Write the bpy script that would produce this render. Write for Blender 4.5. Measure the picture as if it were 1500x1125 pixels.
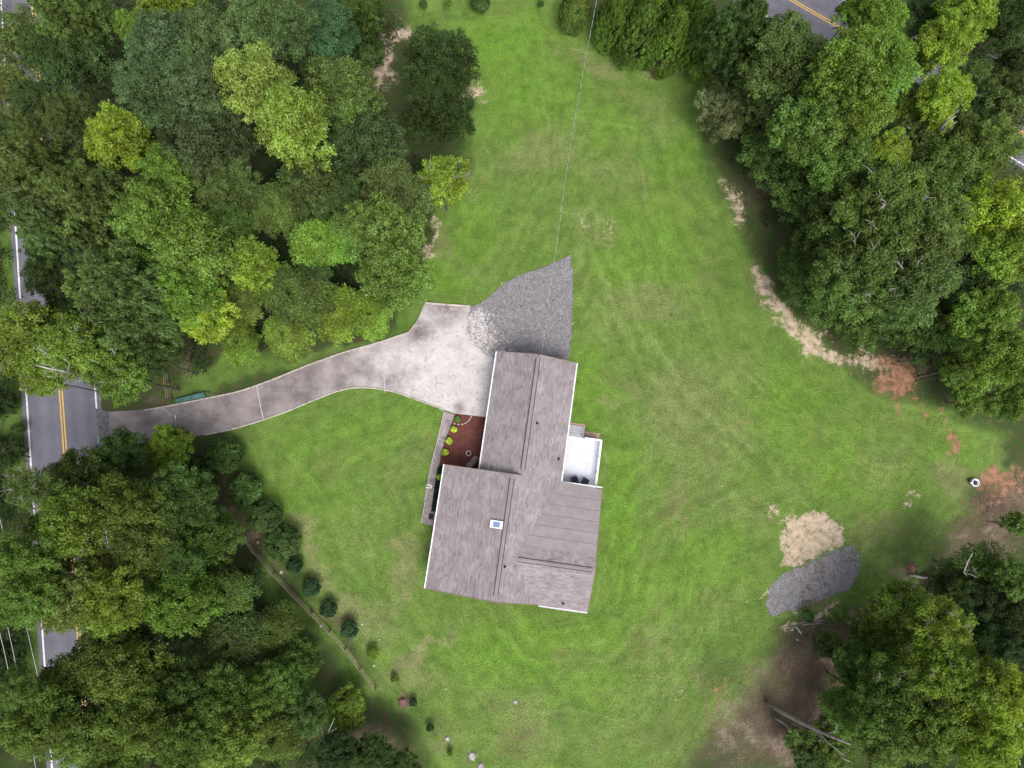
import bpy, bmesh, math, random
import numpy as np
from mathutils import Vector, Matrix

for o in list(bpy.data.objects): bpy.data.objects.remove(o)
scene = bpy.context.scene
COL = scene.collection
random.seed(7); RNG = np.random.default_rng(7)

# ------------------------------------------------------------------ camera
CAM_H = 66.0; FOC = 1000.0            # camera height (m), focal length in photo pixels (1500 px wide)
_d = np.array([(711-750)/FOC, -(700-562.5)/FOC, -1.0]); _d /= np.linalg.norm(_d)
_Z = -_d; _Y = np.array([0, 1.0, 0]); _Y -= _Z*_Y.dot(_Z); _Y /= np.linalg.norm(_Y); _X = np.cross(_Y, _Z)
CR = np.stack([_X, _Y, _Z])
cam_d = bpy.data.cameras.new('camera'); cam = bpy.data.objects.new('camera', cam_d); COL.objects.link(cam)
cam_d.sensor_width = 36; cam_d.lens = 24.0; cam_d.clip_end = 4000; cam_d.clip_start = 0.5
M = Matrix([list(CR[0])+[0], list(CR[1])+[0], list(CR[2])+[CAM_H], [0, 0, 0, 1]])
cam.matrix_world = M
scene.camera = cam

# ------------------------------------------------------------------ light
world = bpy.data.worlds.new('World'); scene.world = world; world.use_nodes = True
SUN_EL, SUN_AZ = math.radians(60), math.radians(160)      # azimuth clockwise from +Y (top of the picture)
nt = world.node_tree; nt.nodes.clear()
sky = nt.nodes.new('ShaderNodeTexSky'); sky.sky_type = 'NISHITA'; sky.sun_disc = False
sky.sun_elevation = SUN_EL; sky.sun_rotation = SUN_AZ; sky.dust_density = 3.0; sky.air_density = 1.0
hs = nt.nodes.new('ShaderNodeHueSaturation'); hs.inputs['Saturation'].default_value = 0.38
bg = nt.nodes.new('ShaderNodeBackground'); bg.inputs['Strength'].default_value = 0.13
wo = nt.nodes.new('ShaderNodeOutputWorld')
nt.links.new(sky.outputs[0], hs.inputs['Color']); nt.links.new(hs.outputs[0], bg.inputs['Color']); nt.links.new(bg.outputs[0], wo.inputs[0])
sd = bpy.data.lights.new('sun', 'SUN'); sd.energy = 1.2; sd.angle = math.radians(26); sd.color = (1.0, 0.965, 0.93)
sun = bpy.data.objects.new('sun', sd); COL.objects.link(sun)
sv = Vector((math.sin(SUN_AZ)*math.cos(SUN_EL), math.cos(SUN_AZ)*math.cos(SUN_EL), math.sin(SUN_EL)))
sun.rotation_euler = sv.to_track_quat('Z', 'Y').to_euler(); sun.location = (0, 0, 120)
vs = scene.view_settings; vs.view_transform = 'Standard'; vs.look = 'None'; vs.gamma = 1; vs.use_curve_mapping = False
vs.exposure = 1.1

# ------------------------------------------------------------------ measuring helpers
def P(px, py, z=0.0):
    v = CR @ np.array([(px-750)/FOC, -(py-562.5)/FOC, -1.0]); t = (z-CAM_H)/v[2]
    return Vector((v[0]*t, v[1]*t, z))
def MPP(px, py, z=0.0):                     # metres per photo pixel there
    v = CR @ np.array([(px-750)/FOC, -(py-562.5)/FOC, -1.0]); return (z-CAM_H)/v[2]/FOC
def to_px(x, y, z=0.0):                     # arrays of ground points -> photo measurements
    w = np.stack([x, y, np.zeros_like(x)+z-CAM_H]); c = CR.T @ w.reshape(3, -1)
    return (750+FOC*c[0]/-c[2]).reshape(np.shape(x)), (562.5-FOC*c[1]/-c[2]).reshape(np.shape(x))
def PL(pts, z=0.0): return [P(a, b, z) for a, b in pts]

# ------------------------------------------------------------------ object helpers
def link(o, parent=None):
    COL.objects.link(o)
    if parent is not None: o.parent = parent
    return o
def tag(o, label=None, cat=None, group=None, kind=None):
    if label: o['label'] = label
    if cat: o['category'] = cat
    if group: o['group'] = group
    if kind: o['kind'] = kind
    return o
def empty(name, loc=(0, 0, 0), rz=0, label=None, cat=None, group=None):
    o = bpy.data.objects.new(name, None); o.empty_display_size = 0.3
    link(o); o.location = loc; o.rotation_euler = (0, 0, rz); return tag(o, label, cat, group)
def mesh_np(name, V, F, smooth=False, mats=None):
    """V (n,3), F (m,k) constant-size faces."""
    V = np.asarray(V, dtype=np.float32); F = np.asarray(F, dtype=np.int32)
    me = bpy.data.meshes.new(name); me.vertices.add(len(V)); me.vertices.foreach_set('co', V.ravel())
    k = F.shape[1]; me.loops.add(F.size); me.loops.foreach_set('vertex_index', F.ravel())
    me.polygons.add(len(F)); me.polygons.foreach_set('loop_start', np.arange(len(F), dtype=np.int32)*k)
    me.polygons.foreach_set('loop_total', np.full(len(F), k, dtype=np.int32))
    if smooth: me.polygons.foreach_set('use_smooth', np.ones(len(F), dtype=bool))
    me.update(calc_edges=True); me.validate()
    if mats:
        for m in (mats if isinstance(mats, list) else [mats]): me.materials.append(m)
    return me
class MB:
    """collects simple shapes; build() links them as one mesh object"""
    def __init__(s): s.v = []; s.f = []; s.mi = []; s.m = 0
    def quad(s, *p):
        n = len(s.v); s.v += [tuple(q) for q in p]; s.f.append(tuple(range(n, n+len(p)))); s.mi.append(s.m); return s
    def hexa(s, b, t):                       # bottom ring and top ring, same length, counter-clockwise from above
        n = len(s.v); k = len(b); s.v += [tuple(q) for q in b]+[tuple(q) for q in t]
        fs = [tuple(range(n+k-1, n-1, -1)), tuple(range(n+k, n+2*k))]
        for i in range(k): j = (i+1) % k; fs.append((n+i, n+j, n+k+j, n+k+i))
        s.f += fs; s.mi += [s.m]*len(fs); return s
    def box(s, x0, y0, z0, x1, y1, z1):
        return s.hexa([(x0, y0, z0), (x1, y0, z0), (x1, y1, z0), (x0, y1, z0)], [(x0, y0, z1), (x1, y0, z1), (x1, y1, z1), (x0, y1, z1)])
    def bar(s, a, b, w, h, up=(0, 0, 1)):
        a = Vector(a); b = Vector(b); d = (b-a).normalized(); u = Vector(up); x = d.cross(u)
        if x.length < 1e-4: x = d.cross(Vector((1, 0, 0)))
        x.normalize(); y = x.cross(d)
        r = [(-w/2, -h/2), (w/2, -h/2), (w/2, h/2), (-w/2, h/2)]
        return s.hexa([a+x*p+y*q for p, q in r], [b+x*p+y*q for p, q in r])
    def tube(s, pts, rad, n=6, cap=True):
        pts = [Vector(p) for p in pts]; R = rad if isinstance(rad, (list, tuple)) else [rad]*len(pts); base = len(s.v); x = None
        for i, p in enumerate(pts):
            d = (pts[min(i+1, len(pts)-1)]-pts[max(i-1, 0)]).normalized()
            if x is None:
                x = d.cross(Vector((0.31, 0.17, 1)));
                if x.length < 1e-3: x = d.cross(Vector((1, 0, 0)))
            x = (x-d*x.dot(d)).normalized(); y = d.cross(x)
            for k in range(n):
                a = 2*math.pi*k/n; s.v.append(tuple(p+(x*math.cos(a)+y*math.sin(a))*R[i]))
        for i in range(len(pts)-1):
            for k in range(n):
                j = (k+1) % n; s.f.append((base+i*n+k, base+i*n+j, base+(i+1)*n+j, base+(i+1)*n+k)); s.mi.append(s.m)
        if cap:
            s.f.append(tuple(range(base+n-1, base-1, -1))); e = base+(len(pts)-1)*n; s.f.append(tuple(range(e, e+n))); s.mi += [s.m]*2
        return s
    def ring(s, c, R, r, n=16, m=6, a0=0, a1=2*math.pi, squash=1.0):
        full = abs(a1-a0-2*math.pi) < 1e-6; k = n if full else n+1; base = len(s.v)
        for i in range(k):
            a = a0+(a1-a0)*i/n
            for j in range(m):
                b = 2*math.pi*j/m; q = R+r*math.cos(b)
                s.v.append((c[0]+q*math.cos(a), c[1]+q*math.sin(a), c[2]+r*squash*math.sin(b)))
        for i in range(n):
            ii = (i+1) % k
            for j in range(m):
                jj = (j+1) % m; s.f.append((base+i*m+j, base+ii*m+j, base+ii*m+jj, base+i*m+jj)); s.mi.append(s.m)
        return s
    def lathe(s, c, prof, n=12):
        base = len(s.v)
        for r, z in prof:
            for k in range(n):
                a = 2*math.pi*k/n; s.v.append((c[0]+r*math.cos(a), c[1]+r*math.sin(a), c[2]+z))
        for i in range(len(prof)-1):
            for k in range(n):
                j = (k+1) % n; s.f.append((base+i*n+k, base+i*n+j, base+(i+1)*n+j, base+(i+1)*n+k)); s.mi.append(s.m)
        return s
    def mesh(s, name, mats, smooth=False):
        me = bpy.data.meshes.new(name); me.from_pydata([tuple(v) for v in s.v], [], s.f)
        for m in (mats if isinstance(mats, list) else [mats]): me.materials.append(m)
        me.polygons.foreach_set('material_index', s.mi)
        if smooth: me.polygons.foreach_set('use_smooth', [True]*len(me.polygons))
        me.update(); return me
    def build(s, name, mats, parent=None, smooth=False):
        return link(bpy.data.objects.new(name, s.mesh(name, mats, smooth)), parent)
def clip_poly(poly, nx, ny, c):              # keep nx*x+ny*y <= c
    out = []
    for i in range(len(poly)):
        a = poly[i]; b = poly[(i+1) % len(poly)]; da = nx*a[0]+ny*a[1]-c; db = nx*b[0]+ny*b[1]-c
        if da <= 0: out.append(a)
        if (da < 0 < db) or (db < 0 < da):
            t = da/(da-db); out.append(tuple(a[k]+(b[k]-a[k])*t for k in range(len(a))))
    return out
def clip_convex(poly, cv):
    n = len(cv); A = sum(cv[i][0]*cv[(i+1) % n][1]-cv[(i+1) % n][0]*cv[i][1] for i in range(n)); sg = 1 if A > 0 else -1
    for i in range(n):
        (x0, y0), (x1, y1) = cv[i], cv[(i+1) % n]; nx, ny = sg*(y1-y0), -sg*(x1-x0)
        poly = clip_poly(poly, nx, ny, nx*x0+ny*y0)
        if len(poly) < 3: return []
    return poly
def slab(name, pts, z0, z1, mat, parent=None):
    """flat slab with sides from an outline of any shape"""
    bm = bmesh.new(); vs_ = [bm.verts.new((p[0], p[1], z1)) for p in pts]
    f = bm.faces.new(vs_); f.normal_update()
    if f.normal.z < 0: f.normal_flip()
    r = bmesh.ops.extrude_face_region(bm, geom=[f]); nv = [g for g in r['geom'] if isinstance(g, bmesh.types.BMVert)]
    for v in vs_: v.co.z = z0
    bmesh.ops.triangulate(bm, faces=bm.faces[:]); bmesh.ops.recalc_face_normals(bm, faces=bm.faces[:])
    me = bpy.data.meshes.new(name); bm.to_mesh(me); bm.free(); me.materials.append(mat)
    return link(bpy.data.objects.new(name, me), parent)
def in_poly(x, y, poly):
    r = np.zeros(np.shape(x), bool); n = len(poly)
    for i in range(n):
        x0, y0 = poly[i]; x1, y1 = poly[(i+1) % n]
        c = ((y0 > y) != (y1 > y)) & (x < (x1-x0)*(y-y0)/((y1-y0) if y1 != y0 else 1e-9)+x0); r ^= c
    return r
def seg_dist(x, y, poly, closed=True):
    d = np.full(np.shape(x), 1e9); n = len(poly)
    for i in range(n if closed else n-1):
        x0, y0 = poly[i]; x1, y1 = poly[(i+1) % n]; dx, dy = x1-x0, y1-y0
        t = np.clip(((x-x0)*dx+(y-y0)*dy)/(dx*dx+dy*dy+1e-9), 0, 1)
        d = np.minimum(d, np.hypot(x-x0-t*dx, y-y0-t*dy))
    return d
def sstep(a, b, x): t = np.clip((x-a)/(b-a), 0, 1); return t*t*(3-2*t)

# ------------------------------------------------------------------ materials
class NT:
    """small helper for node materials"""
    def __init__(s, name, rough=0.9, spec=0.3):
        s.m = bpy.data.materials.new(name); s.m.use_nodes = True; s.t = s.m.node_tree
        s.b = s.t.nodes['Principled BSDF']; s.b.inputs['Roughness'].default_value = rough
        s.b.inputs['Specular IOR Level'].default_value = spec
    def n(s, t, **kw):
        q = s.t.nodes.new(t)
        for k, v in kw.items(): setattr(q, k, v)
        return q
    def l(s, a, b): s.t.links.new(a, b)
    def put(s, sock, v):
        if hasattr(v, 'links') or hasattr(v, 'is_linked'): s.l(v, sock)
        else: sock.default_value = v
    def pos(s): return s.n('ShaderNodeNewGeometry').outputs['Position']
    def attr(s, name): return s.n('ShaderNodeAttribute', attribute_name=name).outputs['Fac']
    def noise(s, vec, scale, detail=3, rough=0.55, dist=0.0, col=False):
        q = s.n('ShaderNodeTexNoise'); s.put(q.inputs['Vector'], vec); q.inputs['Scale'].default_value = scale
        q.inputs['Detail'].default_value = detail; q.inputs['Roughness'].default_value = rough; q.inputs['Distortion'].default_value = dist
        return q.outputs['Color' if col else 'Fac']
    def math(s, op, a, b=0.0, c=0.0, clamp=False):
        q = s.n('ShaderNodeMath', operation=op, use_clamp=clamp)
        s.put(q.inputs[0], a); s.put(q.inputs[1], b); s.put(q.inputs[2], c); return q.outputs[0]
    def remap(s, v, a, b, c=0.0, d=1.0, smooth=True):
        q = s.n('ShaderNodeMapRange'); q.interpolation_type = 'SMOOTHSTEP' if smooth else 'LINEAR'; q.clamp = True
        s.put(q.inputs[0], v)
        for i, x in zip((1, 2, 3, 4), (a, b, c, d)): q.inputs[i].default_value = x
        return q.outputs[0]
    def mix(s, f, a, b, mode='MIX'):
        q = s.n('ShaderNodeMix', data_type='RGBA', blend_type=mode); q.clamp_factor = True
        s.put(q.inputs['Factor'], f)
        for sk, v in ((q.inputs[6], a), (q.inputs[7], b)):
            if isinstance(v, tuple): sk.default_value = v+(1,) if len(v) == 3 else v
            else: s.l(v, sk)
        return q.outputs[2]
    def bright(s, col, f):                     # colour * scalar
        q = s.n('ShaderNodeVectorMath', operation='SCALE'); s.put(q.inputs[0], col); s.put(q.inputs['Scale'], f); return q.outputs[0]
    def xyz(s, v):
        q = s.n('ShaderNodeSeparateXYZ'); s.l(v, q.inputs[0]); return q.outputs
    def blob(s, c, r):                         # 1 at a world point, 0 beyond r metres
        q = s.n('ShaderNodeVectorMath', operation='DISTANCE'); s.l(s.pos(), q.inputs[0]); q.inputs[1].default_value = c
        return s.remap(q.outputs['Value'], r, 0.0)
    def color(s, c):
        if isinstance(c, tuple): s.b.inputs['Base Color'].default_value = c+(1,)
        else: s.l(c, s.b.inputs['Base Color'])
    def bump(s, h, strength=0.4, dist=0.05):
        q = s.n('ShaderNodeBump'); q.inputs['Strength'].default_value = strength; q.inputs['Distance'].default_value = dist
        s.l(h, q.inputs['Height']); s.l(q.outputs[0], s.b.inputs['Normal'])
def plain(name, c, rough=0.7, var=0.18, scale=6.0, spec=0.3, metal=0.0):
    m = NT(name, rough, spec); p = m.pos(); f = m.remap(m.noise(p, scale, 4), 0.3, 0.7, 1-var, 1+var)
    q = m.n('ShaderNodeRGB'); q.outputs[0].default_value = c+(1,)
    m.color(m.bright(q.outputs[0], f)); m.b.inputs['Metallic'].default_value = metal; return m.m
def island(name, cols, rough=0.9, var=0.15, scale=1.2, spec=0.2):
    """every separate piece of the mesh takes its own tone from the list"""
    m = NT(name, rough, spec); g = m.n('ShaderNodeNewGeometry'); r = m.n('ShaderNodeValToRGB'); r.color_ramp.interpolation = 'LINEAR'
    e = r.color_ramp.elements
    for i, c in enumerate(cols):
        q = e[i] if i < 2 else e.new(0.5)
        q.position = i/(len(cols)-1); q.color = c+(1,)
    m.l(g.outputs['Random Per Island'], r.inputs[0]); f = m.remap(m.noise(g.outputs['Position'], scale, 3), 0.3, 0.7, 1-var, 1+var)
    m.color(m.bright(r.outputs[0], f)); return m.m

def leaf_material(name, trans=0.44, var=0.55):
    m = NT(name, 0.75, 0.08); g = m.n('ShaderNodeNewGeometry'); oi = m.n('ShaderNodeObjectInfo'); tc = m.n('ShaderNodeTexCoord')
    c = oi.outputs['Color']
    f = m.remap(g.outputs['Random Per Island'], 0, 1, 1-var*0.75, 1+var, smooth=False)
    cl = m.remap(m.noise(tc.outputs['Object'], 0.9, 3, 0.6), 0.32, 0.68, 0.66, 1.45)
    k = m.math('MULTIPLY', f, cl)
    hue = m.n('ShaderNodeHueSaturation'); m.l(c, hue.inputs['Color'])
    m.l(m.remap(m.noise(tc.outputs['Object'], 0.45, 2), 0.3, 0.7, 0.480, 0.502), hue.inputs['Hue'])
    m.l(m.remap(g.outputs['Random Per Island'], 0, 1, 1.1, 0.85), hue.inputs['Saturation'])
    col = m.bright(hue.outputs[0], k); m.color(col)
    tr = m.n('ShaderNodeBsdfTranslucent'); m.l(m.mix(1.0, col, (1.0, 1.0, 0.45), 'MULTIPLY'), tr.inputs['Color'])
    mx = m.n('ShaderNodeMixShader'); mx.inputs[0].default_value = trans
    m.l(m.b.outputs[0], mx.inputs[1]); m.l(tr.outputs[0], mx.inputs[2]); m.l(mx.outputs[0], m.t.nodes['Material Output'].inputs[0])
    return m.m
LEAF = leaf_material('leaf')
BARK = plain('bark', (0.085, 0.068, 0.054), 0.95, 0.35, 3.0)
PALEBARK = plain('pale_bark', (0.34, 0.31, 0.28), 0.95, 0.3, 3.0)
DEADWOOD = plain('dead_wood', (0.36, 0.33, 0.30), 0.95, 0.25, 3.0)

# ------------------------------------------------------------------ ground: one sheet, fine where the garden is
LAWN = [(600, -30), (820, -30), (858, 62), (930, 90), (1028, 108), (1030, 200), (1055, 290), (1105, 390), (1135, 450), (1225, 525), (1300, 590),
        (1400, 612), (1470, 640), (1440, 720), (1350, 820), (1262, 870), (1130, 905), (1125, 970), (1050, 1060), (960, 1150), (660, 1150), (596, 1040),
        (545, 960), (470, 870), (425, 780), (372, 690), (345, 632), (480, 578), (545, 560), (600, 480), (622, 440), (632, 380), (672, 330),
        (700, 220), (690, 120), (612, 60)]
DRIVE = [(160, 603), (200, 601), (240, 596), (300, 584), (350, 574), (400, 556), (450, 535), (500, 517), (560, 500), (598, 487), (611, 474), (618, 458), (622, 446),
         (690, 449), (684, 468), (684, 486), (697, 507), (711, 519), (726, 524), (733, 530), (722, 612), (668, 606), (650, 600),
         (620, 589), (580, 574), (548, 568), (520, 567), (495, 572), (460, 586), (420, 603), (380, 617), (340, 629), (300, 637), (250, 645), (200, 650), (160, 652)]
GRAVEL = [(690, 449), (702, 446), (715, 436), (728, 425), (742, 413), (765, 402), (800, 390), (836, 374), (839, 410), (838, 450), (837, 490), (831, 530), (800, 540),
          (740, 540), (726, 524), (711, 519), (697, 507), (684, 486), (684, 468)]
BED = [(667, 606), (722, 613), (712, 690), (640, 690), (646, 662), (655, 636)]
def grid_axis(a, b, step, far):
    c = list(np.arange(a, b+1e-6, step)); lo = []; hi = []; s = step; x = a
    while x > -far: s *= 1.5; x -= s; lo.append(x)
    s = step; x = b
    while x < far: s *= 1.5; x += s; hi.append(x)
    return np.array(lo[::-1]+c+hi)
gx = grid_axis(-64, 72, 0.34, 1500); gy = grid_axis(-38, 66, 0.34, 1500)
X, Y = np.meshgrid(gx, gy); nx, ny = len(gx), len(gy)
PX, PY = to_px(np.clip(X, -90, 100), np.clip(Y, -60, 90))
def nz(x, y, s, seed):                            # cheap smooth value noise for the masks
    r = np.random.default_rng(seed); T = r.random((64, 64)); u = x/s; v = y/s; i = np.floor(u).astype(int); j = np.floor(v).astype(int)
    fu = u-i; fv = v-j; fu = fu*fu*(3-2*fu); fv = fv*fv*(3-2*fv); a = lambda p, q: T[q % 64, p % 64]
    return (a(i, j)*(1-fu)+a(i+1, j)*fu)*(1-fv)+(a(i, j+1)*(1-fu)+a(i+1, j+1)*fu)*fv
def fbm(x, y, s, seed): return (nz(x, y, s, seed)*0.5+nz(x, y, s/2.1, seed+1)*0.28+nz(x, y, s/4.3, seed+2)*0.22)
WX = PX+(fbm(X, Y, 3.0, 11)-0.5)*34; WY = PY+(fbm(X, Y, 3.0, 21)-0.5)*34      # ragged outlines
lawn_in = in_poly(WX, WY, LAWN); lawn_d = seg_dist(WX, WY, LAWN)
lsd = np.where(lawn_in, lawn_d, -lawn_d)
litter = sstep(20, -34, lsd)
QX = PX+(fbm(X, Y, 3.0, 11)-0.5)*34+(nz(X, Y, .9, 12)-.5)*22+(nz(X, Y, 7.0, 14)-.5)*26; QY = PY+(fbm(X, Y, 3.0, 21)-0.5)*34+(nz(X, Y, .9, 22)-.5)*22+(nz(X, Y, 7.0, 24)-.5)*26
def blobs(lst):
    m = np.zeros_like(X)
    for cx, cy, rx, ry, ang, s in lst:
        a = math.radians(ang); dx = QX-cx; dy = QY-cy; u = (dx*math.cos(a)+dy*math.sin(a))/rx; v = (-dx*math.sin(a)+dy*math.cos(a))/ry
        m = np.maximum(m, s*sstep(1.5, 0.25, np.hypot(u, v)))
    return m
dirt = blobs([ (1135, 750, 8, 16, 0, .7), (1110, 872, 20, 6, 10, .75), (1180, 898, 50, 9, -12, .8), (1240, 815, 16, 30, 20, .6),
              (566, 85, 19, 44, 12, 1), (588, 45, 12, 17, 20, 1), (560, 30, 14, 8, 0, .6), (694, 138, 24, 16, 0, 1), (616, 72, 8, 8, 0, .7), (700, 128, 12, 10, 0, .7), (632, 350, 10, 36, 8, .8), (640, 382, 7, 14, 0, .85),
              (1150, 472, 46, 17, 42, 1), (1185, 492, 34, 22, 20, 1), (1218, 506, 38, 14, 30, .95), (1128, 432, 13, 34, -10, .9), (1075, 300, 14, 44, -15, .7), (1060, 270, 10, 20, -10, .5), (1268, 524, 36, 14, 35, .9), (1340, 742, 18, 5, -35, .6),
              (745, 410, 13, 5, -28, .8), (725, 425, 7, 5, 0, .6), (838, 470, 3, 45, 0, .35), (888, 322, 14, 6, -40, .55), (875, 340, 8, 6, 0, .6), (858, 325, 6, 10, -30, .4), (905, 353, 4, 4, 0, .5),
              (785, 985+30, 9, 14, 0, .25), (990, 1020, 20, 26, 20, .3), (1030, 1005, 6, 16, 20, .3), (862, 255, 8, 5, 0, .5), (880, 250, 14, 8, 0, .3), (435, 820, 40, 6, 48, .3)])
SAND = [(1141, 772), (1160, 748), (1212, 746), (1240, 775), (1252, 800), (1222, 806), (1185, 822), (1143, 838)]
_sx = PX+(fbm(X, Y, 1.2, 61)-0.5)*22; _sy = PY+(fbm(X, Y, 1.2, 71)-0.5)*22; _sd = seg_dist(_sx, _sy, SAND); _sd = np.where(in_poly(_sx, _sy, SAND), _sd, -_sd); dirt = np.maximum(dirt, sstep(-5, 9, _sd))
clay = blobs([(1480, 715, 40, 22, 0, .7), (1445, 735, 24, 20, 20, .6), (1308, 560, 26, 34, -10, 1.2), (1300, 535, 30, 18, 20, .8), (1335, 598, 13, 8, 20, 1.1), (1352, 620, 18, 7, 15, .9), (1388, 605, 13, 7, 0, 1.1), (1398, 630, 9, 14, 0, 1.1), (1398, 650, 13, 9, 0, 1), (1304, 608, 8, 14, 0, 1),
              (1468, 686, 24, 13, 0, 1.2), (1452, 696, 22, 7, -30, 1), (1490, 695, 20, 10, 0, 1), (1430, 740, 8, 14, 10, .4), (1065, 1020, 7, 26, 8, .5), (1058, 1050, 8, 18, 0, .4), (268, 520, 8, 26, 10, .45)])
dry = blobs([(800, 220, 90, 46, -15, .5), (930, 440, 90, 40, 0, .55), (890, 470, 40, 50, 0, .45), (1000, 590, 90, 100, 30, .55), (1060, 640, 60, 120, 20, .45), (1000, 720, 26, 100, 5, .55), (1080, 750, 80, 30, 0, .4),
             (450, 770, 30, 18, -25, .85), (450, 800, 14, 40, -20, .8), (500, 900, 46, 30, 40, .8), (600, 830, 26, 60, 8, .7), (560, 905, 40, 50, 20, .55), (640, 945, 50, 8, -30, .8), (600, 970, 40, 16, -35, .9), (520, 780, 60, 60, 0, .35),
             (430, 690, 40, 30, 0, .35), (600, 700, 20, 70, 8, .4), (880, 245, 50, 26, 0, .4), (925, 250, 20, 70, -20, .4), (960, 930, 50, 60, 20, .4), (940, 1000, 90, 30, -20, .35), (1050, 880, 40, 40, 0, .35), (880, 600, 26, 14, 10, .6),
             (870, 330, 40, 28, -20, .45), (1080, 540, 60, 60, 0, .35), (700, 380, 50, 14, -10, .4), (655, 365, 22, 40, 0, .5), (690, 260, 16, 60, -8, .6), (1400, 690, 40, 40, 0, .6), (1290, 690, 60, 50, 0, .45), (1180, 700, 60, 50, 0, .3), (1280, 780, 60, 40, 0, .45),
             (660, 1060, 60, 40, 0, .4), (780, 1070, 60, 60, 0, .5), (740, 1010, 30, 40, 0, .35), (600, 1000, 60, 30, 0, .5), (870, 100, 60, 14, 30, .6), (960, 100, 60, 10, 10, .6), (960, 160, 50, 30, 20, .35), (480, 840, 20, 60, -35, .6)])
lush = blobs([(730, 60, 80, 60, 0, .8), (760, 130, 60, 70, 0, .6), (900, 400, 40, 120, 10, .45), (860, 580, 26, 90, 5, .7), (905, 760, 30, 120, 5, .7), (820, 930, 100, 30, 0, .7), (940, 860, 60, 60, 0, .5), (440, 700, 50, 60, 10, .5), (490, 760, 50, 60, 0, .45),
              (640, 400, 60, 30, 0, .7), (700, 330, 40, 60, 0, .5), (820, 140, 50, 60, 0, .35), (980, 300, 50, 90, 0, .5), (1000, 230, 40, 60, 0, .4), (900, 190, 40, 40, 0, .5), (1250, 700, 90, 40, 20, .7), (1150, 580, 70, 60, 30, .45), (1030, 820, 70, 60, 0, .4),
              (760, 960, 90, 40, 0, .6), (880, 1010, 70, 40, 0, .35), (540, 640, 60, 40, 0, .45), (600, 620, 40, 30, 20, .5), (1200, 660, 50, 60, 0, .4), (590, 470, 20, 26, 20, .6), (1400, 660, 50, 30, 0, .3)])
straw = blobs([(1475, 735, 70, 60, 0, 1), (1440, 790, 60, 50, 0, .9), (1395, 800, 50, 40, 0, .5), (1170, 862, 44, 30, -12, 1), (1230, 835, 34, 34, 0, 1), (1060, 990, 60, 60, 0, .35), (960, 1060, 90, 60, 0, .35), (860, 1090, 60, 50, 0, .3), (1130, 1000, 60, 70, 0, .7), (760, 1090, 50, 40, 0, .3), (1300, 760, 60, 60, 0, .3), (1420, 720, 50, 40, 0, .4), (1300, 830, 40, 40, 0, .4), (1180, 960, 60, 60, 0, 1), (1210, 1010, 70, 50, 0, 1), (1150, 1060, 90, 70, 0, 1), (1230, 930, 20, 30, 0, .8), (1330, 850, 60, 40, 0, .6), (1460, 750, 50, 40, 0, .8), (1440, 790, 50, 40, 0, .7), (1080, 1080, 60, 50, 0, .7), (1000, 1090, 60, 40, 0, .4),
               (1250, 960, 60, 60, 0, .6), (1110, 260, 30, 40, 20, .7), (1120, 430, 20, 60, -10, .5), (1330, 520, 40, 30, 0, .8), (345, 770, 14, 34, -20, 1), (370, 790, 14, 24, -30, 1), (420, 850, 50, 7, 48, .9), (500, 930, 60, 7, 48, .8), (590, 1028, 14, 9, 0, .9),
               (530, 1075, 30, 20, 0, .8), (560, 1090, 40, 16, 10, .6), (268, 525, 12, 30, 10, .9), (550, 70, 26, 40, 15, .7), (655, 1085, 12, 10, 0, .5), (695, 1110, 16, 14, 0, .6), (755, 1035, 12, 16, 0, .4), (660, 345, 12, 26, 0, .4), (645, 1090, 40, 16, 0, .4),
               (1000, 1015, 26, 20, 0, .4), (885, 70, 40, 9, 35, .6), (960, 92, 60, 8, 10, .6), (330, 710, 10, 20, 0, .8), (225, 585, 14, 20, 0, .7), (610, 800, 10, 30, 8, .35)])
# mown rings that follow the lawn's edge, and straight passes beside the house
house_c = P(760, 700); ang = np.arctan2(Y-house_c.y, X-house_c.x)
mow = lsd*0.060+(fbm(X, Y, 20.0, 31)-0.5)*0.3
dark_grass_and_shade = blobs([(520, 510, 90, 12, -20, .9), (590, 470, 30, 20, 0, .5), (300, 560, 60, 26, 0, .3), (440, 890, 60, 14, 48, 1), (430, 870, 30, 30, 48, 1), (500, 985, 50, 20, 48, .9), (30, 420, 22, 160, 5, .9), (45, 600, 18, 120, 5, .7), (60, 930, 20, 80, 5, .6),
                     (1060, 990, 50, 50, 0, .5), (1260, 870, 50, 40, 0, .6), (1330, 800, 50, 40, 0, .4), (1040, 230, 18, 90, -8, .6), (600, 1060, 60, 30, 0, .6), (850, 560, 10, 60, 5, .3)])  # dark verge grass, plus soft shade beside woods and house painted as darker grass
verge = np.maximum(blobs([(22, 420, 26, 190, 4, 1), (35, 620, 22, 110, 4, 1), (50, 940, 22, 100, 4, 1), (330, 545, 90, 30, -15, 1), (480, 520, 90, 16, -20, 1), (600, 465, 30, 28, 0, 1), (450, 900, 90, 26, 48, 1), (520, 990, 60, 24, 48, 1), (410, 860, 40, 26, 48, 1), (650, 300, 26, 70, -8, .8), (1400, 660, 80, 40, 20, .9), (1290, 860, 60, 60, 0, .8)]), 0)
litter = np.clip(litter-verge*1.1, 0, 1)
gv = np.stack([X, Y, np.zeros_like(X)], -1).reshape(-1, 3)
idx = np.arange(nx*ny).reshape(ny, nx)
gf = np.stack([idx[:-1, :-1], idx[:-1, 1:], idx[1:, 1:], idx[1:, :-1]], -1).reshape(-1, 4)

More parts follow.
